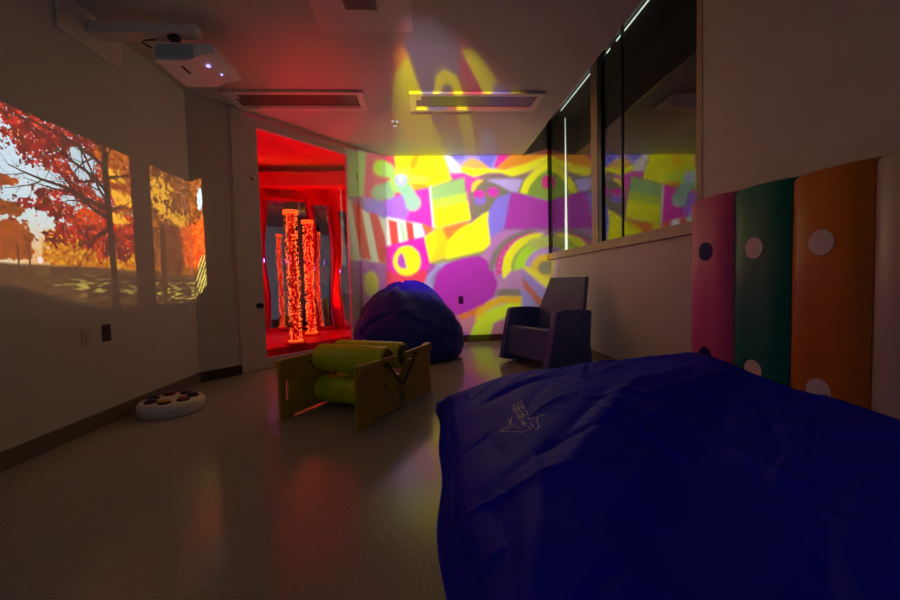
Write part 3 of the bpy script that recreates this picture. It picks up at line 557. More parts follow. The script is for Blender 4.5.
ld = bpy.data.lights.new('alcove_red_fill', 'SPOT'); ld.energy = 40; ld.color = (1, .004, .02); ld.shadow_soft_size = .05; ld.spot_size = R(95); ld.spot_blend = .5  # added red fill from above, brightens the plinth
o = bpy.data.objects.new('alcove_red_fill', ld); o.location = (-1.95, 5.5, 2.68); C.objects.link(o)
ld = bpy.data.lights.new('violet_fill', 'POINT'); ld.energy = 5; ld.color = (.35, .12, 1); ld.shadow_soft_size = .04  # added violet fill for purple accents in the alcove
o = bpy.data.objects.new('violet_fill', ld); o.location = (-2.6, 5.2, 1.25); C.objects.link(o)
def wavy_mirror(x0, x1, y, z0, z1, label, seed, rz=0):
    rnd = random.Random(seed); w_ = x1-x0; n = 40
    ph = rnd.uniform(0, 6); am = .03
    Lf = [(-w_/2+am*math.sin(ph+k*.22), z0+(z1-z0)*k/n) for k in range(n+1)]; Rt = [(w_/2+am*math.sin(ph+1.5+k*.2), z0+(z1-z0)*k/n) for k in range(n+1)]
    mb = MB(); d = .012
    rows = []
    for (a, z), (b_, _) in zip(Lf, Rt):
        row = []
        for j in range(9):
            t = j/8; x = a+(b_-a)*t; bow = -.010*math.sin(math.pi*t)-.012*math.sin(z*3+seed)
            row.append((x, bow-.025, z))
        rows.append(row)
    f = [[mb.b.verts.new(p) for p in r_] for r_ in rows]; g = [[mb.b.verts.new((p[0], p[1]+d, p[2])) for p in r_] for r_ in rows]
    for i in range(n):
        for j in range(8):
            mb.b.faces.new((f[i][j], f[i][j+1], f[i+1][j+1], f[i+1][j])); mb.b.faces.new((g[i][j], g[i+1][j], g[i+1][j+1], g[i][j+1]))
        mb.b.faces.new((f[i][0], f[i+1][0], g[i+1][0], g[i][0])); mb.b.faces.new((f[i][8], g[i][8], g[i+1][8], f[i+1][8]))
    for j in range(8):
        mb.b.faces.new((f[0][j], g[0][j], g[0][j+1], f[0][j+1])); mb.b.faces.new((f[n][j], f[n][j+1], g[n][j+1], g[n][j]))
    o = mb.build('acrylic_mirror', 'mirror', None, 'all', ((x0+x1)/2, y, 0)); o.rotation_euler.z = rz
    tag(o, label, 'mirror', 'wavy acrylic mirrors around the red alcove'); return o
wavy_mirror(-2.93, -2.62, 6.50, .2, 2.2, 'narrow wavy mirror at the left edge of the door glass, behind the tubes', 1, R(30))
wavy_mirror(-2.53, -1.80, 6.50, .2, 2.28, 'widest wavy mirror, straight behind the two bubble tubes', 2, R(23))
wavy_mirror(-1.74, -1.44, 6.50, .2, 2.2, 'narrow wavy mirror just right of the rear bubble tube', 3, R(14))
wavy_mirror(-1.35, -.98, 6.50, .2, 2.1, 'wavy mirror at the right edge of the door glass', 4, R(7))

# added spot by the near tube's foot, aimed to redden the room's ceiling
ld = bpy.data.lights.new('ceiling_red_spot', 'SPOT'); ld.energy = 62; ld.color = (1, .0, .02); ld.shadow_soft_size = .03; ld.spot_size = R(24); ld.spot_blend = 1
o = bpy.data.objects.new('ceiling_red_spot', ld); o.location = (-1.60, 4.90, .30); C.objects.link(o)
o.rotation_euler = (Vector((-.98, 3.55, 2.75))-o.location).to_track_quat('-Z', 'Y').to_euler()
# ------------------------------------------------------------------ ceiling fittings
def slot_light(x0, x1, y0, y1, label):
    t = thing('ceiling_light', label, 'ceiling light', ((x0+x1)/2, (y0+y1)/2, H), group='long recessed ceiling fixtures')
    a, b = (x1-x0)/2, (y1-y0)/2; f = .055; z = -.022
    MB().box(-a, a, -b, -b+f, z, -.0005, bev=.003).box(-a, a, b-f, b, z, -.0005, bev=.003).box(-a, -a+f*1.2, -b+f, b-f, z, -.0005, bev=.003).box(a-f*1.2, a, -b+f, b-f, z, -.0005, bev=.003).build('frame', 'offwhite', t)
    MB().box(-a+f*1.2, a-f*1.2, -b+f, b-f, -.006, -.0005).build('lens', 'lens', t)
    MB().box(-a+f*1.2, a-f*1.2, b-f-.03, b-f, -.014, -.0065).build('inner_lip', 'offwhite', t)
    MB().box(-a+f*1.2, -a+f*1.2+.05, -b+f, -b+f+.10, -.014, -.0065).build('corner_plate', 'offwhite', t)
    return t
slot_light(-1.86, -.54, 3.94, 4.345, 'long white-framed ceiling fixture reflecting red light, above the glass door')
slot_light(-.10, 1.24, 3.96, 4.37, 'long white-framed ceiling fixture striped by yellow and purple projected light')
t = thing('ceiling_panel', 'square off-white access panel on the ceiling at the top of the picture', 'panel', (-.366, 2.69, H))
MB().box(-.335, .335, -.335, .335, -.012, -.0005, bev=.003).build('panel', 'offwhite', t)
MB().box(-.11, .10, -.12, .09, -.02, -.0125, bev=.003).build('vent_plate', 'lens', t)
t = thing('fire_sprinkler', 'small round sprinkler head on the ceiling between door and coloured wall', 'sprinkler', (-.286, 4.67, H))
MB().lathe([(0, -.006), (.045, -.006), (.045, -.0005), (0, -.0005)], 28).build('escutcheon', 'alu', t, True)
MB().lathe([(0, -.05), (.009, -.05), (.009, -.0065), (0, -.0065)], 14).build('body', 'alu', t, True)
MB().lathe([(0, -.056), (.026, -.056), (.026, -.051), (0, -.051)], 20).build('deflector', 'alu', t, True)

# ------------------------------------------------------------------ projector on its wall arm
br = thing('projector_wall_mount', 'white metal arm and backing plate carrying the projector from the left wall', 'projector mount', (XL, 2.9, 2.65))
MB().box(.0005, .016, -.27, .26, -.145, .098, bev=.003).build('wall_plate', 'offwhite', br)
MB().box(.017, .32, -.06, .055, -.045, .03, bev=.006).box(.30, .52, -.055, .05, -.04, .028, bev=.006).build('arm', 'offwhite', br, True)
MB().box(.521, .70, -.05, .045, -.03, .025, bev=.006).build('arm_end', 'offwhite', br, True)
MB().tube([(.40, .02, -.045), (.36, -.03, -.08), (.36, -.06, -.11), (.40, -.03, -.13)], .006).build('cable', 'black', br, True)
MB().box(.50, .56, -.03, .03, -.06, -.031, bev=.004).build('coupling', 'black', br)
pj = thing('projector', 'white short-throw projector hanging under the ceiling at the left wall, its lens glowing', 'projector', (-1.61, 3.115, 2.47))
# body: a box whose lower right part is scooped out for the mirror
MB().prism([(-.19, .11), (-.19, .0), (.04, .0), (.08, .03), (.12, .042), (.19, .045), (.20, .055), (.20, .11), (.18, .118), (-.18, .118)], .38, Matrix.Translation((0, .19, 0)) @ Matrix.Rotation(R(90), 4, 'X'), .006).build('body', 'white', pj, True)
mb = MB()
for k in range(6):
    mb.box(-.18, .07, -.1945, -.1905, .014+k*.016, .014+k*.016+.010)
mb.build('vent_grille', 'paper', pj)
MB().box(-.06, -.04, -.12, -.02, -.003, -.0005).build('cover_latch', 'base', pj)
ml = mat('lens_glow', (200, 190, 255), .1, emis=((190, 180, 255), 1.4))
MB().lathe([(0, 0), (.014, 0), (.014, .006), (0, .009)], 20, Matrix.Translation((.10, -.06, .033)) @ Matrix.Rotation(R(180), 4, 'X')).build('lens', ml, pj, True)
MB().lathe([(0, 0), (.008, 0), (.008, .005), (0, .007)], 20, Matrix.Translation((.13, .07, .037)) @ Matrix.Rotation(R(180), 4, 'X')).build('sensor', ml, pj, True)
MB().box(.201, .225, -.05, .19, .058, .068).build('side_fin', 'white', pj)

# ------------------------------------------------------------------ outlets
def outlet(name, loc, Mx, mname, label, holes):
    t = thing(name, label, 'outlet', loc)
    MB().box(-.036, .036, -.006, -.0005, -.058, .058, Mx, .002).build('plate', mname, t)
    for z in (-.022, .022): MB().box(-.017, .017, -.010, -.0065, z-.015, z+.015, Mx, .002).build('receptacle', holes, t)
    return t
ML_ = Matrix.Rotation(R(90), 4, 'Z')   # local -y faces +x
outlet('electrical_outlet', (XL, 2.697, .613), ML_, 'outw', 'ivory electrical outlet on the left wall, left of the dark one', 'outw')
outlet('electrical_outlet', (XL, 2.86, .62), ML_, 'outb', 'dark brown electrical outlet on the left wall under the trees', 'outb')
outlet('electrical_outlet', (.532, D, .629), Matrix.Identity(4), 'outb', 'small dark outlet low on the back wall right of the beanbag', 'outb')

# ------------------------------------------------------------------ round switch pod
sp = thing('switch_pod', 'round white controller with coloured push buttons on the floor by the left wall', 'controller', (-1.90, 3.06, 0))
MB().lathe([(0, 0), (.195, 0), (.205, .01), (.213, .05), (.211, .075), (.197, .092), (.175, .096), (0, .10)], 64).build('body', 'offwhite', sp, True)
cols = ['yellowb', 'redb', 'blueb', 'purpleb', 'redb', 'dark', 'purpleb']
names = ['yellow', 'red', 'dark blue', 'purple', 'red', 'black', 'purple']
for k in range(7):
    a = R(-78+51.43*k); x, y = .132*math.cos(a), .132*math.sin(a)
    b = MB().lathe([(0, 0), (.042, 0), (.042, .01), (.034, .013), (0, .013)], 28, Matrix.Translation((x, y, .0965))).build('button_ring', 'ring', sp, True)
    c = MB().lathe([(0, 0), (.033, 0), (.032, .008), (.024, .013), (0, .015)], 28, Matrix.Translation((x, y, .110))).build('button', cols[k], b, True); c['label'] = names[k]+' button'

# ------------------------------------------------------------------ squeeze roller machine
dv = Vector((.4568, .8896, 0)); pv = Vector((-dv.y, dv.x, 0))      # along the panels / from near panel to far panel
A0 = Vector((-.43, 2.44, 0)); W = .625
MS = Matrix(((dv.x, pv.x, 0, 0), (dv.y, pv.y, 0, 0), (0, 0, 1, 0), (0, 0, 0, 1)))
rm = thing('squeeze_roller', 'low wooden machine with padded green rollers between two side panels on the floor', 'roller machine', tuple(A0))
def SX(x, y, z): return MS @ Matrix.Translation((x, y, z))
# panels with hand holes: cut by boolean-free construction (strips)
def panel_holes(y, lab):
    t = .022; z0 = .012
    Mx = MS @ Matrix.Translation((0, y+t, 0)) @ Matrix.Rotation(R(90), 4, 'X')
    hx0, hx1, hz0, hz1 = .045, .075, .13, .27
    mb = MB()
    topL = [(.075, .41), (.28, .35), (.30, .33), (.38, .33), (.49, .22), (.49, .06)]
    # left half pieces around the hand hole
    mb.prism([(0, 0), (hx0, 0), (hx0, .41), (.015, .41), (0, .395)], t, Mx)
    mb.prism([(hx0, 0), (hx1, 0), (hx1, hz0), (hx0, hz0)], t, Mx)
    mb.prism([(hx0, hz1), (hx1, hz1), (hx1, .41), (hx0, .41)], t, Mx)
    mb.prism([(hx1, 0), (.10, 0), (.12, .014), (.51, .014), (.51, .06), (.50, .06), (.50, .22), (.38, .33), (.30, .33), (.28, .35), (hx1, .41)], t, Mx)
    mb.prism([(1, 0), (1, .395), (.985, .41), (1-hx0, .41), (1-hx0, 0)], t, Mx)
    mb.prism([(1-hx0, 0), (1-hx0, hz0), (1-hx1, hz0), (1-hx1, 0)], t, Mx)
    mb.prism([(1-hx0, hz1), (1-hx0, .41), (1-hx1, .41), (1-hx1, hz1)], t, Mx)
    mb.prism([(1-hx1, 0), (1-hx1, .41), (.72, .35), (.70, .33), (.62, .33), (.52, .22), (.52, .06), (.51, .06), (.51, .014), (.88, .014), (.90, 0)], t, Mx)
    bmesh.ops.remove_doubles(mb.b, verts=mb.b.verts, dist=.0005)
    return mb.build('side_panel', 'wood', rm)
panel_holes(0, 'near'); panel_holes(W, 'far')
def arm_bar(y, s):
    # raised rail along the top edge, s=-1 near end, +1 far end
    pts = [(.02, .30), (.06, .30), (.33, .345), (.40, .345), (.42, .37), (.40, .392), (.33, .392), (.06, .35), (.02, .40), (.0, .40), (.0, .30)] 
    pts = [(.004, .345), (.30, .355), (.42, .35), (.445, .375), (.425, .40), (.30, .402), (.02, .408), (.004, .40)]
    if s > 0: pts = [(1-a, b) for a, b in pts][::-1]
    return MB().prism(pts, .02, MS @ Matrix.Translation((0, y, 0)) @ Matrix.Rotation(R(90), 4, 'X'), .004).build('top_rail', 'wood', rm)
for s in (-1, 1): arm_bar(0, s); arm_bar(W+.042, s)
def roller(s, z, r):
    Mx = MS @ Matrix.Translation((s, .03, z)) @ Matrix.Rotation(R(-90), 4, 'X'); L_ = W-.04+.01
    o = MB().lathe([(r*.82, 0), (r*.95, .006), (r, .03), (r, L_-.03), (r*.95, L_-.006), (r*.82, L_)], 48, Mx).build('roller', 'green', rm, True)
    MB().lathe([(0, -.004), (r*.8, -.004), (r*.8, .0), (0, .0)], 40, Mx).build('end_cap', 'rollend', o, True)
    MB().lathe([(0, -.055), (.014, -.055), (.014, -.005), (0, -.005)], 16, Mx).build('axle', 'alu', o, True)
for s, z in ((.395, .368), (.605, .368), (.395, .128), (.605, .128)): roller(s, z, .098)
for y in (-.024, W+.046):
    for s in (-1, 1):
        pts = [(.5+s*.235, .36), (.5+s*.20, .375), (.5+s*.16, .33), (.5+s*.05, .215), (.5+s*.012, .19)]
        MB().tube([MS @ Vector((a, y-.004, b)) for a, b in pts], .0075).build('bungee_cord', 'black', rm, True)
    mb = MB()
    for k in range(6): mb.tube([MS @ Vector((.485, y-.004, .19-k*.025)), MS @ Vector((.515, y-.004, .18-k*.025))], .005, 6)
    mb.build('cord_lacing', 'black', rm)
    for s in (-1, 1): MB().lathe([(0, 0), (.014, 0), (.012, .008), (0, .01)], 14, MS @ Matrix.Translation((.5+s*.1, (-.0005 if y < 0 else W+.0225), .36)) @ Matrix.Rotation(R(90 if y < 0 else -90), 4, 'X')).build('bolt', 'alu', rm, True)
    for s, z in ((-.30, .21), (.28, .24)): MB().lathe([(0, 0), (.012, 0), (.010, .006), (0, .007)], 12, MS @ Matrix.Translation((.5+s*.6, (-.0005 if y < 0 else W+.0225), z)) @ Matrix.Rotation(R(90 if y < 0 else -90), 4, 'X')).build('bolt', 'dark', rm, True)

# ------------------------------------------------------------------ bean bag
def beanbag():
    t = thing('beanbag_chair', 'big dark navy vinyl beanbag slumped against the coloured back wall', 'beanbag', (-.20, 4.86, 0))
    nu, nv = 96, 44; vs = []; mb = MB()
    prof = [(.0, .0), (.52, .0), (.615, .03), (.645, .12), (.64, .22), (.625, .33), (.595, .42), (.54, .52), (.47, .62), (.40, .72), (.33, .80), (.24, .87), (.12, .905), (0, .91)]
    seg = []
    for (a, b), (c_, d_) in zip(prof, prof[1:]): seg.append(math.hypot(c_-a, d_-b))
    tot = sum(seg)
    def P(tt):
        x = tt*tot
        for i, s_ in enumerate(seg):
            if x <= s_+1e-9: k = x/s_; return prof[i][0]+(prof[i+1][0]-prof[i][0])*k, prof[i][1]+(prof[i+1][1]-prof[i][1])*k
            x -= s_
        return prof[-1]
    FOLDS = [(-2.1, .50, .03, .8, .35, -.07), (-1.2, .44, .03, .9, -.30, -.06), (-1.6, .62, .04, .5, .1, .05), (-.5, .40, .025, .5, .25, -.05), (-2.6, .34, .03, .6, -.2, -.05), (-1.0, .25, .03, .9, .12, -.04), (-2.0, .2, .03, .6, -.1, -.03), (.2, .5, .03, .6, .2, -.05), (3.0, .5, .04, .5, .3, -.06)]
    rings = []
    for j in range(1, nv):
        r, z = P(j/nv); ring = []
        for i in range(nu):
            a = 2*math.pi*i/nu
            lob = math.cos(6*(a+.35)); up = min(1, z/.5)
            rr = r*(1+.03*lob*up)
            rr *= 1+.012*math.sin(9*a+7*z)+.008*math.sin(17*a-11*z)
            for fa, fz, fw, fl, fs, am in FOLDS:   # soft folds in the vinyl
                da = (a-fa+math.pi) % (2*math.pi)-math.pi; q = (z-fz-fs*da)/fw
                if abs(da) < fl: rr *= 1+am*math.exp(-q*q)*(1-(da/fl)**2)
            zz = z+.02*math.sin(3*a+1.3)*up+.012*math.sin(7*a+9*z)*up
            dx = .0; dy = 0
            # the crown is a ridge leaning back and left, the front sags
            k = max(0, (z-.35)/.55)
            x = rr*math.cos(a)*(1.04+.10*k)-.07*k-.02; y = rr*math.sin(a)*(.85-.05*k)+.06*k
            fr_ = max(0, -math.sin(a)); zz -= .07*k*fr_
            if a > math.pi*.75 and a < math.pi*1.35: zz -= .05*k
            ring.append(mb.b.verts.new((x, y, max(0.0, zz))))
        rings.append(ring)
    for a_, b_ in zip(rings, rings[1:]):
        for i in range(nu): mb.b.faces.new((a_[i], a_[(i+1) % nu], b_[(i+1) % nu], b_[i]))
    mb.b.faces.new(rings[0][::-1])
    top = mb.b.verts.new((-.07, .06, .905)); 
    for i in range(nu): mb.b.faces.new((rings[-1][i], rings[-1][(i+1) % nu], top))
    o = mb.build('bag', 'navy', t, 'all')
    # piping seams
    for k in range(6):
        a = R(20+60*k)-.35; pts = []
        i = int(round(a/(2*math.pi)*nu)) % nu
        for j in range(2, nv-3, 2): pts.append(Vector(o.data.vertices[j*nu+i].co)*1.003)
        MB().tube(pts, .005, 6).build('seam_piping', 'navy', t, True)
    MB().tube([(.36, -.42, .42), (.39, -.44, .50), (.44, -.43, .53), (.50, -.37, .51), (.52, -.33, .42)], .011).build('carry_strap', 'navy', t, True)
    return t
beanbag()

# ------------------------------------------------------------------ moulded rocking armchair
def rocker():
    o0 = Vector((1.262, 4.19, 0)); ex = Vector((.425, -.905, 0)).normalized()  # along the front edge, left arm -> right arm as seen
    fy = Vector((ex.y, -ex.x, 0))   # facing direction
    if fy.x > 0: fy = -fy
    t = thing('rocking_chair', 'dark graphite moulded plastic rocking armchair beside the beanbag', 'chair', tuple(o0))
    Wd = .80
    # local: x = ex, y = back (-fy), z up
    ML = Matrix(((ex.x, -fy.x, 0, 0), (ex.y, -fy.y, 0, 0), (0, 0, 1, 0), (0, 0, 0, 1)))
    def arc(n, x0, x1, z0, zm, z1): return [(x0+(x1-x0)*k/n, (z0+(z1-z0)*k/n)-4*(k/n)*(1-k/n)*((z0+z1)/2-zm)) for k in range(n+1)]
    bot = arc(10, -.32, .29, .05, .0, .03)
    prof = bot+[(.275, .12), (.25, .25), (.245, .38), (.265, .50), (.285, .56), (.26, .585), (.10, .60), (-.10, .605), (-.175, .60), (-.20, .575), (-.235, .40), (-.29, .15)]
    for s in (-1, 1):
        Mx = ML @ Matrix.Translation((s*Wd/2-(0.075 if s > 0 else 0), 0, 0)) @ Matrix(((0, 0, 1, 0), (1, 0, 0, 0), (0, 1, 0, 0), (0, 0, 0, 1)))
        MB().prism(prof, .075, Mx, .014).build('arm_side', 'chair', t, True)
    iw = Wd/2-.077
    MB().prism([(-.265, .10), (-.225, .40), (-.20, .415), (-.17, .405), (-.235, .10)], 2*iw, ML @ Matrix.Translation((-iw, 0, 0)) @ Matrix(((0, 0, 1, 0), (1, 0, 0, 0), (0, 1, 0, 0), (0, 0, 0, 1))), .008).build('front_apron', 'chair', t, True)
    MB().prism([(-.169, .405), (-.05, .385), (.10, .365), (.165, .36), (.165, .32), (-.169, .34)], 2*iw, ML @ Matrix.Translation((-iw, 0, 0)) @ Matrix(((0, 0, 1, 0), (1, 0, 0, 0), (0, 1, 0, 0), (0, 0, 0, 1))), .006).build('seat', 'chair', t, True)
    # backrest, slightly tapered
    pr = [(.166, .30), (.20, .30), (.28, .60), (.385, .905), (.38, .925), (.35, .925), (.335, .905), (.24, .62), (.166, .42)]
    mb = MB(); a = []; b = []
    for y, z in pr:
        hw = iw-.0-(.05 if z > .63 else 0)*(min(1, (z-.6)/.2) if z > .6 else 0)
        a.append(mb.b.verts.new((-hw, y, z))); b.append(mb.b.verts.new((hw, y, z)))
    n = len(pr); fs = [mb.b.faces.new(a[::-1]), mb.b.faces.new(b)]+[mb.b.faces.new((a[i], a[(i+1) % n], b[(i+1) % n], b[i])) for i in range(n)]
    bmesh.ops.bevel(mb.b, geom=[e for f in fs[:2] for e in f.edges], offset=.01, segments=2, affect='EDGES')
    bmesh.ops.transform(mb.b, matrix=ML, verts=mb.b.verts)
    mb.build('backrest', 'chair', t, True)
rocker()

# ------------------------------------------------------------------ wall pads
def wall_pad(y0, y1, m, dots, label, zt):
    t = thing('wall_pad', label, 'wall pad', (XR, (y0+y1)/2, .03), group='padded vinyl panels on the right wall')
    w_ = y1-y0; zb = 0.0; zt -= .03; n = 14
    pts = []
    for k in range(n+1):
        y = -w_/2+w_*k/n; q = abs(2*y/w_); pts.append((-.045-.038*(1-q**4), y))
    mb = MB(); rows = []
    for z, sc_ in ((zb, .6), (zb+.02, 1), (.4, 1), (.8, 1), (zt-.02, 1), (zt-.004, .85), (zt, .5)):
        rows.append([mb.b.verts.new((-.001, -w_/2, z))]+[mb.b.verts.new((x*sc_, y*(.998), z+ (.006*math.cos(y/w_*3.14) if z >= zt-.03 else 0))) for x, y in pts]+[mb.b.verts.new((-.001, w_/2, z))])
    for a, b in zip(rows, rows[1:]):
        for i in range(len(a)): j = (i+1) % len(a); mb.b.faces.new((a[i], a[j], b[j], b[i]))
    mb.b.faces.new(rows[0][::-1]); mb.b.faces.new(rows[-1])
    mb.build('padding', m, t, True)
    def surf(y):
        q = abs(2*y/w_); return -.045-.038*(1-q**4)
    for z, dm, r in dots:
        mb = MB(); nn = 40; c0 = mb.b.verts.new((surf(0)-.004, 0, z)); prev = None
        for ring in (r*.5, r):
            cur = [mb.b.verts.new((surf(ring*math.cos(2*math.pi*i/nn))-.004, ring*math.cos(2*math.pi*i/nn), z+ring*math.sin(2*math.pi*i/nn))) for i in range(nn)]
            for i in range(nn):
                if prev: mb.b.faces.new((prev[i], prev[(i+1) % nn], cur[(i+1) % nn], cur[i]))
                else: mb.b.faces.new((c0, cur[i], cur[(i+1) % nn]))
            prev = cur
        low = [mb.b.verts.new((v.co.x+.003, v.co.y, v.co.z)) for v in prev]
        for i in range(nn): mb.b.faces.new((prev[i], prev[(i+1) % nn], low[(i+1) % nn], low[i]))
        d = mb.build('dot', dm, t, True); d['label'] = ('navy' if dm == 'dotn' else 'white')+' round dot'
DR = .058
ye = [2.645, 2.262, 1.89, 1.525, 1.15]
wall_pad(ye[1], ye[0]-.004, 'pink', [(1.03, 'dotn', DR), (.36, 'dotn', DR)], 'pink padded wall panel with navy dots, farthest along the right wall', 1.40)
wall_pad(ye[2], ye[1]-.004, 'teal', [(1.02, 'dotw', DR), (.35, 'dotw', DR)], 'dark green padded wall panel with white dots', 1.385)
wall_pad(ye[3], ye[2]-.004, 'orange', [(1.015, 'dotw', DR), (.335, 'dotw', DR)], 'orange padded wall panel with white dots', 1.37)
wall_pad(ye[4], ye[3]-.004, 'cream', [], 'cream padded wall panel at the right edge, without visible dots', 1.36)

# ------------------------------------------------------------------ big blue cover
def sst(a, b, x): x = min(1, max(0, (x-a)/(b-a))); return x*x*(3-2*x)
rng = np.random.RandomState(3)
RG = [(.10, .50), (.14, .73), (.36, 1.24), (1.09, 2.03), (1.7, 2.3)]
def ridge_d(x, y):
    best = (9, 0)
    for (ax, ay), (bx, by) in zip(RG, RG[1:]):
        ux, uy = bx-ax, by-ay; L2_ = ux*ux+uy*uy; t = min(1, max(0, ((x-ax)*ux+(y-ay)*uy)/L2_)); px, py = ax+ux*t, ay+uy*t
        d = math.hypot(x-px, y-py); s_ = (ux*(y-ay)-uy*(x-ax))
        if d < best[0]: best = (d, 1 if s_ > 0 else -1)
    return best[0]*best[1]     # positive on the back-left side
def edge_x(y): return .045+.018*math.sin(y*3.1+.6)+.01*math.sin(y*8)+.035*sst(2.72, 2.98, y)
CREASES = []
for _k in range(95):
    _a = rng.uniform(0, math.pi) if _k % 3 else rng.uniform(.35, 1.05)
    CREASES.append((rng.uniform(.1, 1.8), rng.uniform(.5, 2.9), _a, rng.uniform(.12, .5), rng.uniform(.010, .04), rng.choice((-1, 1))*rng.uniform(.004, .016)))
def cover_z(x, y):
    e = x-edge_x(y)
    base = .11+.26*(1-math.exp(-max(0, e)/.42))+.03*sst(.9, 1.8, x)
    base *= sst(0, .03, e)*.35+.65*sst(0, .10, e) if e < .10 else 1
    # back edge
    by = 2.97-.02*math.sin(x*7)
    base *= .38*sst(0, .04, by-y)+.62*sst(0, .45, by-y)**.7
    base *= sst(0, .12, y-.42)
    d = ridge_d(x, y)
    if d < 0: base -= .14*sst(0, .40, -d)*(1-.65*sst(.9, 1.8, x))*sst(0, .3, e)*sst(0, .12, y-.42)
    base += .020*math.exp(-(d/.05)**2)*sst(0, .2, e)*(1-.8*sst(1.1, 1.7, x))
    # folds radiating from the ridge
    f = .004*math.sin(9*x-4*y+1.5*math.sin(3*y))+.003*math.sin(17*y+6*x+2*math.sin(4*x))
    for cx, cy_, ang, ln, wd, am in CREASES:
        ca, sa = math.cos(ang), math.sin(ang); px, py = (x-cx)*ca+(y-cy_)*sa, -(x-cx)*sa+(y-cy_)*ca
        if abs(px) < ln and abs(py) < wd*5:
            py += .03*math.sin(px*6+cx*9); f += am*math.exp(-(abs(py)/wd)**1.3)*(1-(px/ln)**2)
    return max(.004, base+f*sst(0, .12, e)*sst(0, .15, by-y))
cv = thing('crash_mat_cover', 'huge wrinkled royal blue cloth cover over a low soft mat in the right foreground', 'mat cover', (.9, 1.7, 0))
nx, ny = 190, 260; mb = MB(); x0c, x1c, y0c, y1c = .0, XR-.09, .42, 2.99; grid = []
for j in range(ny+1):
    y = y0c+(y1c-y0c)*j/ny; row = []
    ex_ = edge_x(y)
    for i in range(nx+1):
        k = (i/nx)**1.25; x = ex_+(x1c-ex_)*k
        row.append(mb.b.verts.new((x-.9, y-1.7, cover_z(x, y) if i else .004)))
    grid.append(row)
for j in range(ny):
    for i in range(nx): mb.b.faces.new((grid[j][i], grid[j][i+1], grid[j+1][i+1], grid[j+1][i]))
rim = grid[0]+[r_[-1] for r_ in grid[1:]]+grid[-1][-2::-1]+[r_[0] for r_ in grid[-2:0:-1]]
lowr = [mb.b.verts.new((v.co.x, v.co.y, 0)) for v in rim]; n_ = len(rim)
for i in range(n_): mb.b.faces.new((rim[i], lowr[i], lowr[(i+1) % n_], rim[(i+1) % n_]))
mb.b.faces.new(lowr)
mb.build('cloth', 'cover', cv, 'all')
# stitched hem line near the left edge
mb = MB(); mb.tube([(edge_x(y)+.055-.9, y-1.7, cover_z(edge_x(y)+.055, y)+.001) for y in [.7+k*.05 for k in range(44)]], .0022, 6); mb.build('hem_seam', 'cover', cv, True)
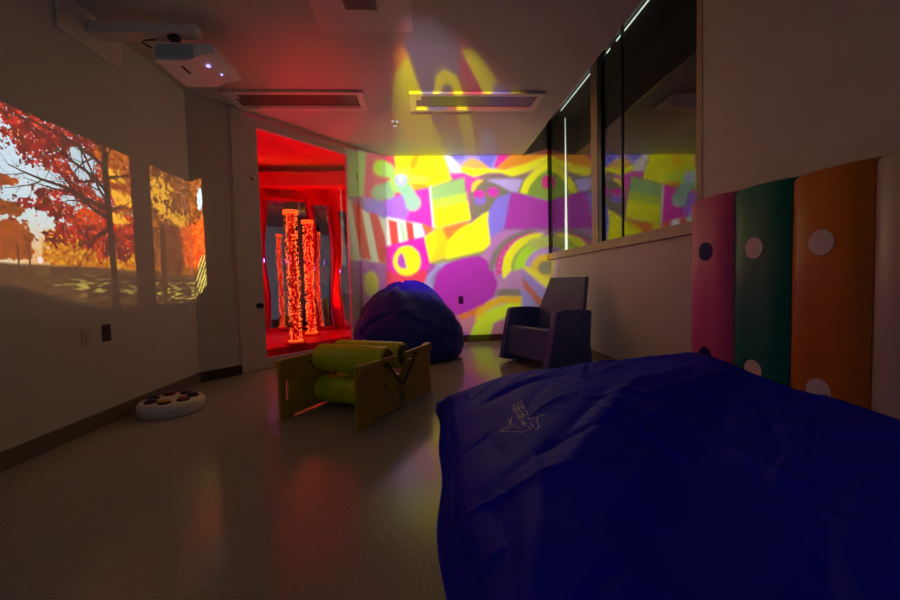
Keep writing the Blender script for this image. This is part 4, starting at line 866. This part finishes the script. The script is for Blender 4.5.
# printed emblem: light outlines and two slanted lines of tiny lettering
EMB = [[(0.312,1.723),(0.337,1.748),(0.372,1.768),(0.4,1.757)],[(0.331,1.717),(0.365,1.681),(0.399,1.651),(0.425,1.666)],[(0.312,1.723),(0.322,1.746),(0.331,1.717)],[(0.449,1.726),(0.453,1.699),(0.448,1.665),(0.424,1.657)],[(0.49,1.761),(0.476,1.696),(0.465,1.64),(0.446,1.634)],[(0.46,1.804),(0.464,1.777),(0.497,1.774),(0.534,1.785)],[(0.381,1.845),(0.367,1.777)],[(0.4,1.874),(0.375,1.783)],[(0.342,1.731),(0.375,1.739),(0.4,1.712)],[(0.426,1.708),(0.436,1.695),(0.434,1.672)],[(0.42,1.975),(0.438,1.998),(0.438,1.983)],[(0.42,1.951),(0.438,1.973),(0.428,1.947),(0.419,1.936)],[(0.419,1.927),(0.437,1.949),(0.437,1.935),(0.419,1.913),(0.419,1.927)],[(0.428,1.914),(0.428,1.901)],[(0.419,1.904),(0.437,1.925)],[(0.419,1.881),(0.436,1.902),(0.436,1.888)],[(0.419,1.859),(0.436,1.879),(0.427,1.856),(0.419,1.846)],[(0.418,1.837),(0.435,1.857),(0.435,1.844),(0.418,1.825),(0.418,1.837)],[(0.443,1.988),(0.462,2.012),(0.462,1.997)],[(0.443,1.964),(0.461,1.988),(0.452,1.962),(0.443,1.95)],[(0.443,1.941),(0.461,1.964),(0.461,1.95),(0.443,1.927),(0.443,1.941)],[(0.451,1.93),(0.451,1.916)],[(0.442,1.918),(0.46,1.941)],[(0.442,1.896),(0.46,1.918),(0.46,1.905)],[(0.442,1.875),(0.459,1.896),(0.45,1.873),(0.442,1.862)],[(0.442,1.854),(0.459,1.875),(0.459,1.862),(0.441,1.841),(0.442,1.854)],[(0.45,1.843),(0.45,1.831)],[(0.441,1.833),(0.459,1.854)],[(0.419,1.809),(0.438,1.833),(0.438,1.817)],[(0.419,1.783),(0.438,1.806),(0.428,1.779),(0.419,1.768)],[(0.419,1.758),(0.438,1.78),(0.438,1.765),(0.419,1.743),(0.419,1.758)],[(0.428,1.744),(0.428,1.729)],[(0.419,1.733),(0.438,1.755)],[(0.47,2.011),(0.484,2.029),(0.483,2.011)],[(0.469,1.981),(0.483,1.999),(0.475,1.972),(0.468,1.964)],[(0.468,1.952),(0.482,1.969),(0.481,1.952),(0.468,1.935),(0.468,1.952)],[(0.474,1.932),(0.474,1.915)],[(0.468,1.924),(0.481,1.941)],[(0.467,1.896),(0.48,1.913),(0.48,1.896)],[(0.466,1.87),(0.479,1.885),(0.472,1.862),(0.466,1.854)]]
mb = MB()
for s_ in EMB:
    for (ax, ay), (bx, by) in zip(s_, s_[1:]):
        dx, dy = bx-ax, by-ay; L_ = math.hypot(dx, dy) or 1e-3; n = max(1, int(L_/.012)); px, py = -dy/L_*.0024, dx/L_*.0024
        prev = None
        for k in range(n+1):
            x, y = ax+dx*k/n, ay+dy*k/n
            cur = [mb.b.verts.new((x+sx*px-.9, y+sx*py-1.7, cover_z(x+sx*px, y+sx*py)+h_)) for sx, h_ in ((-1, .001), (-1, .0025), (1, .0025), (1, .001))]
            if prev:
                for i in range(4): mb.b.faces.new((prev[i], prev[(i+1) % 4], cur[(i+1) % 4], cur[i]))
            else: mb.b.faces.new(cur[::-1])
            prev = cur
        mb.b.faces.new(prev)
em = mb.build('printed_emblem', 'print', cv); em['label'] = 'pale printed emblem with slanted lettering'
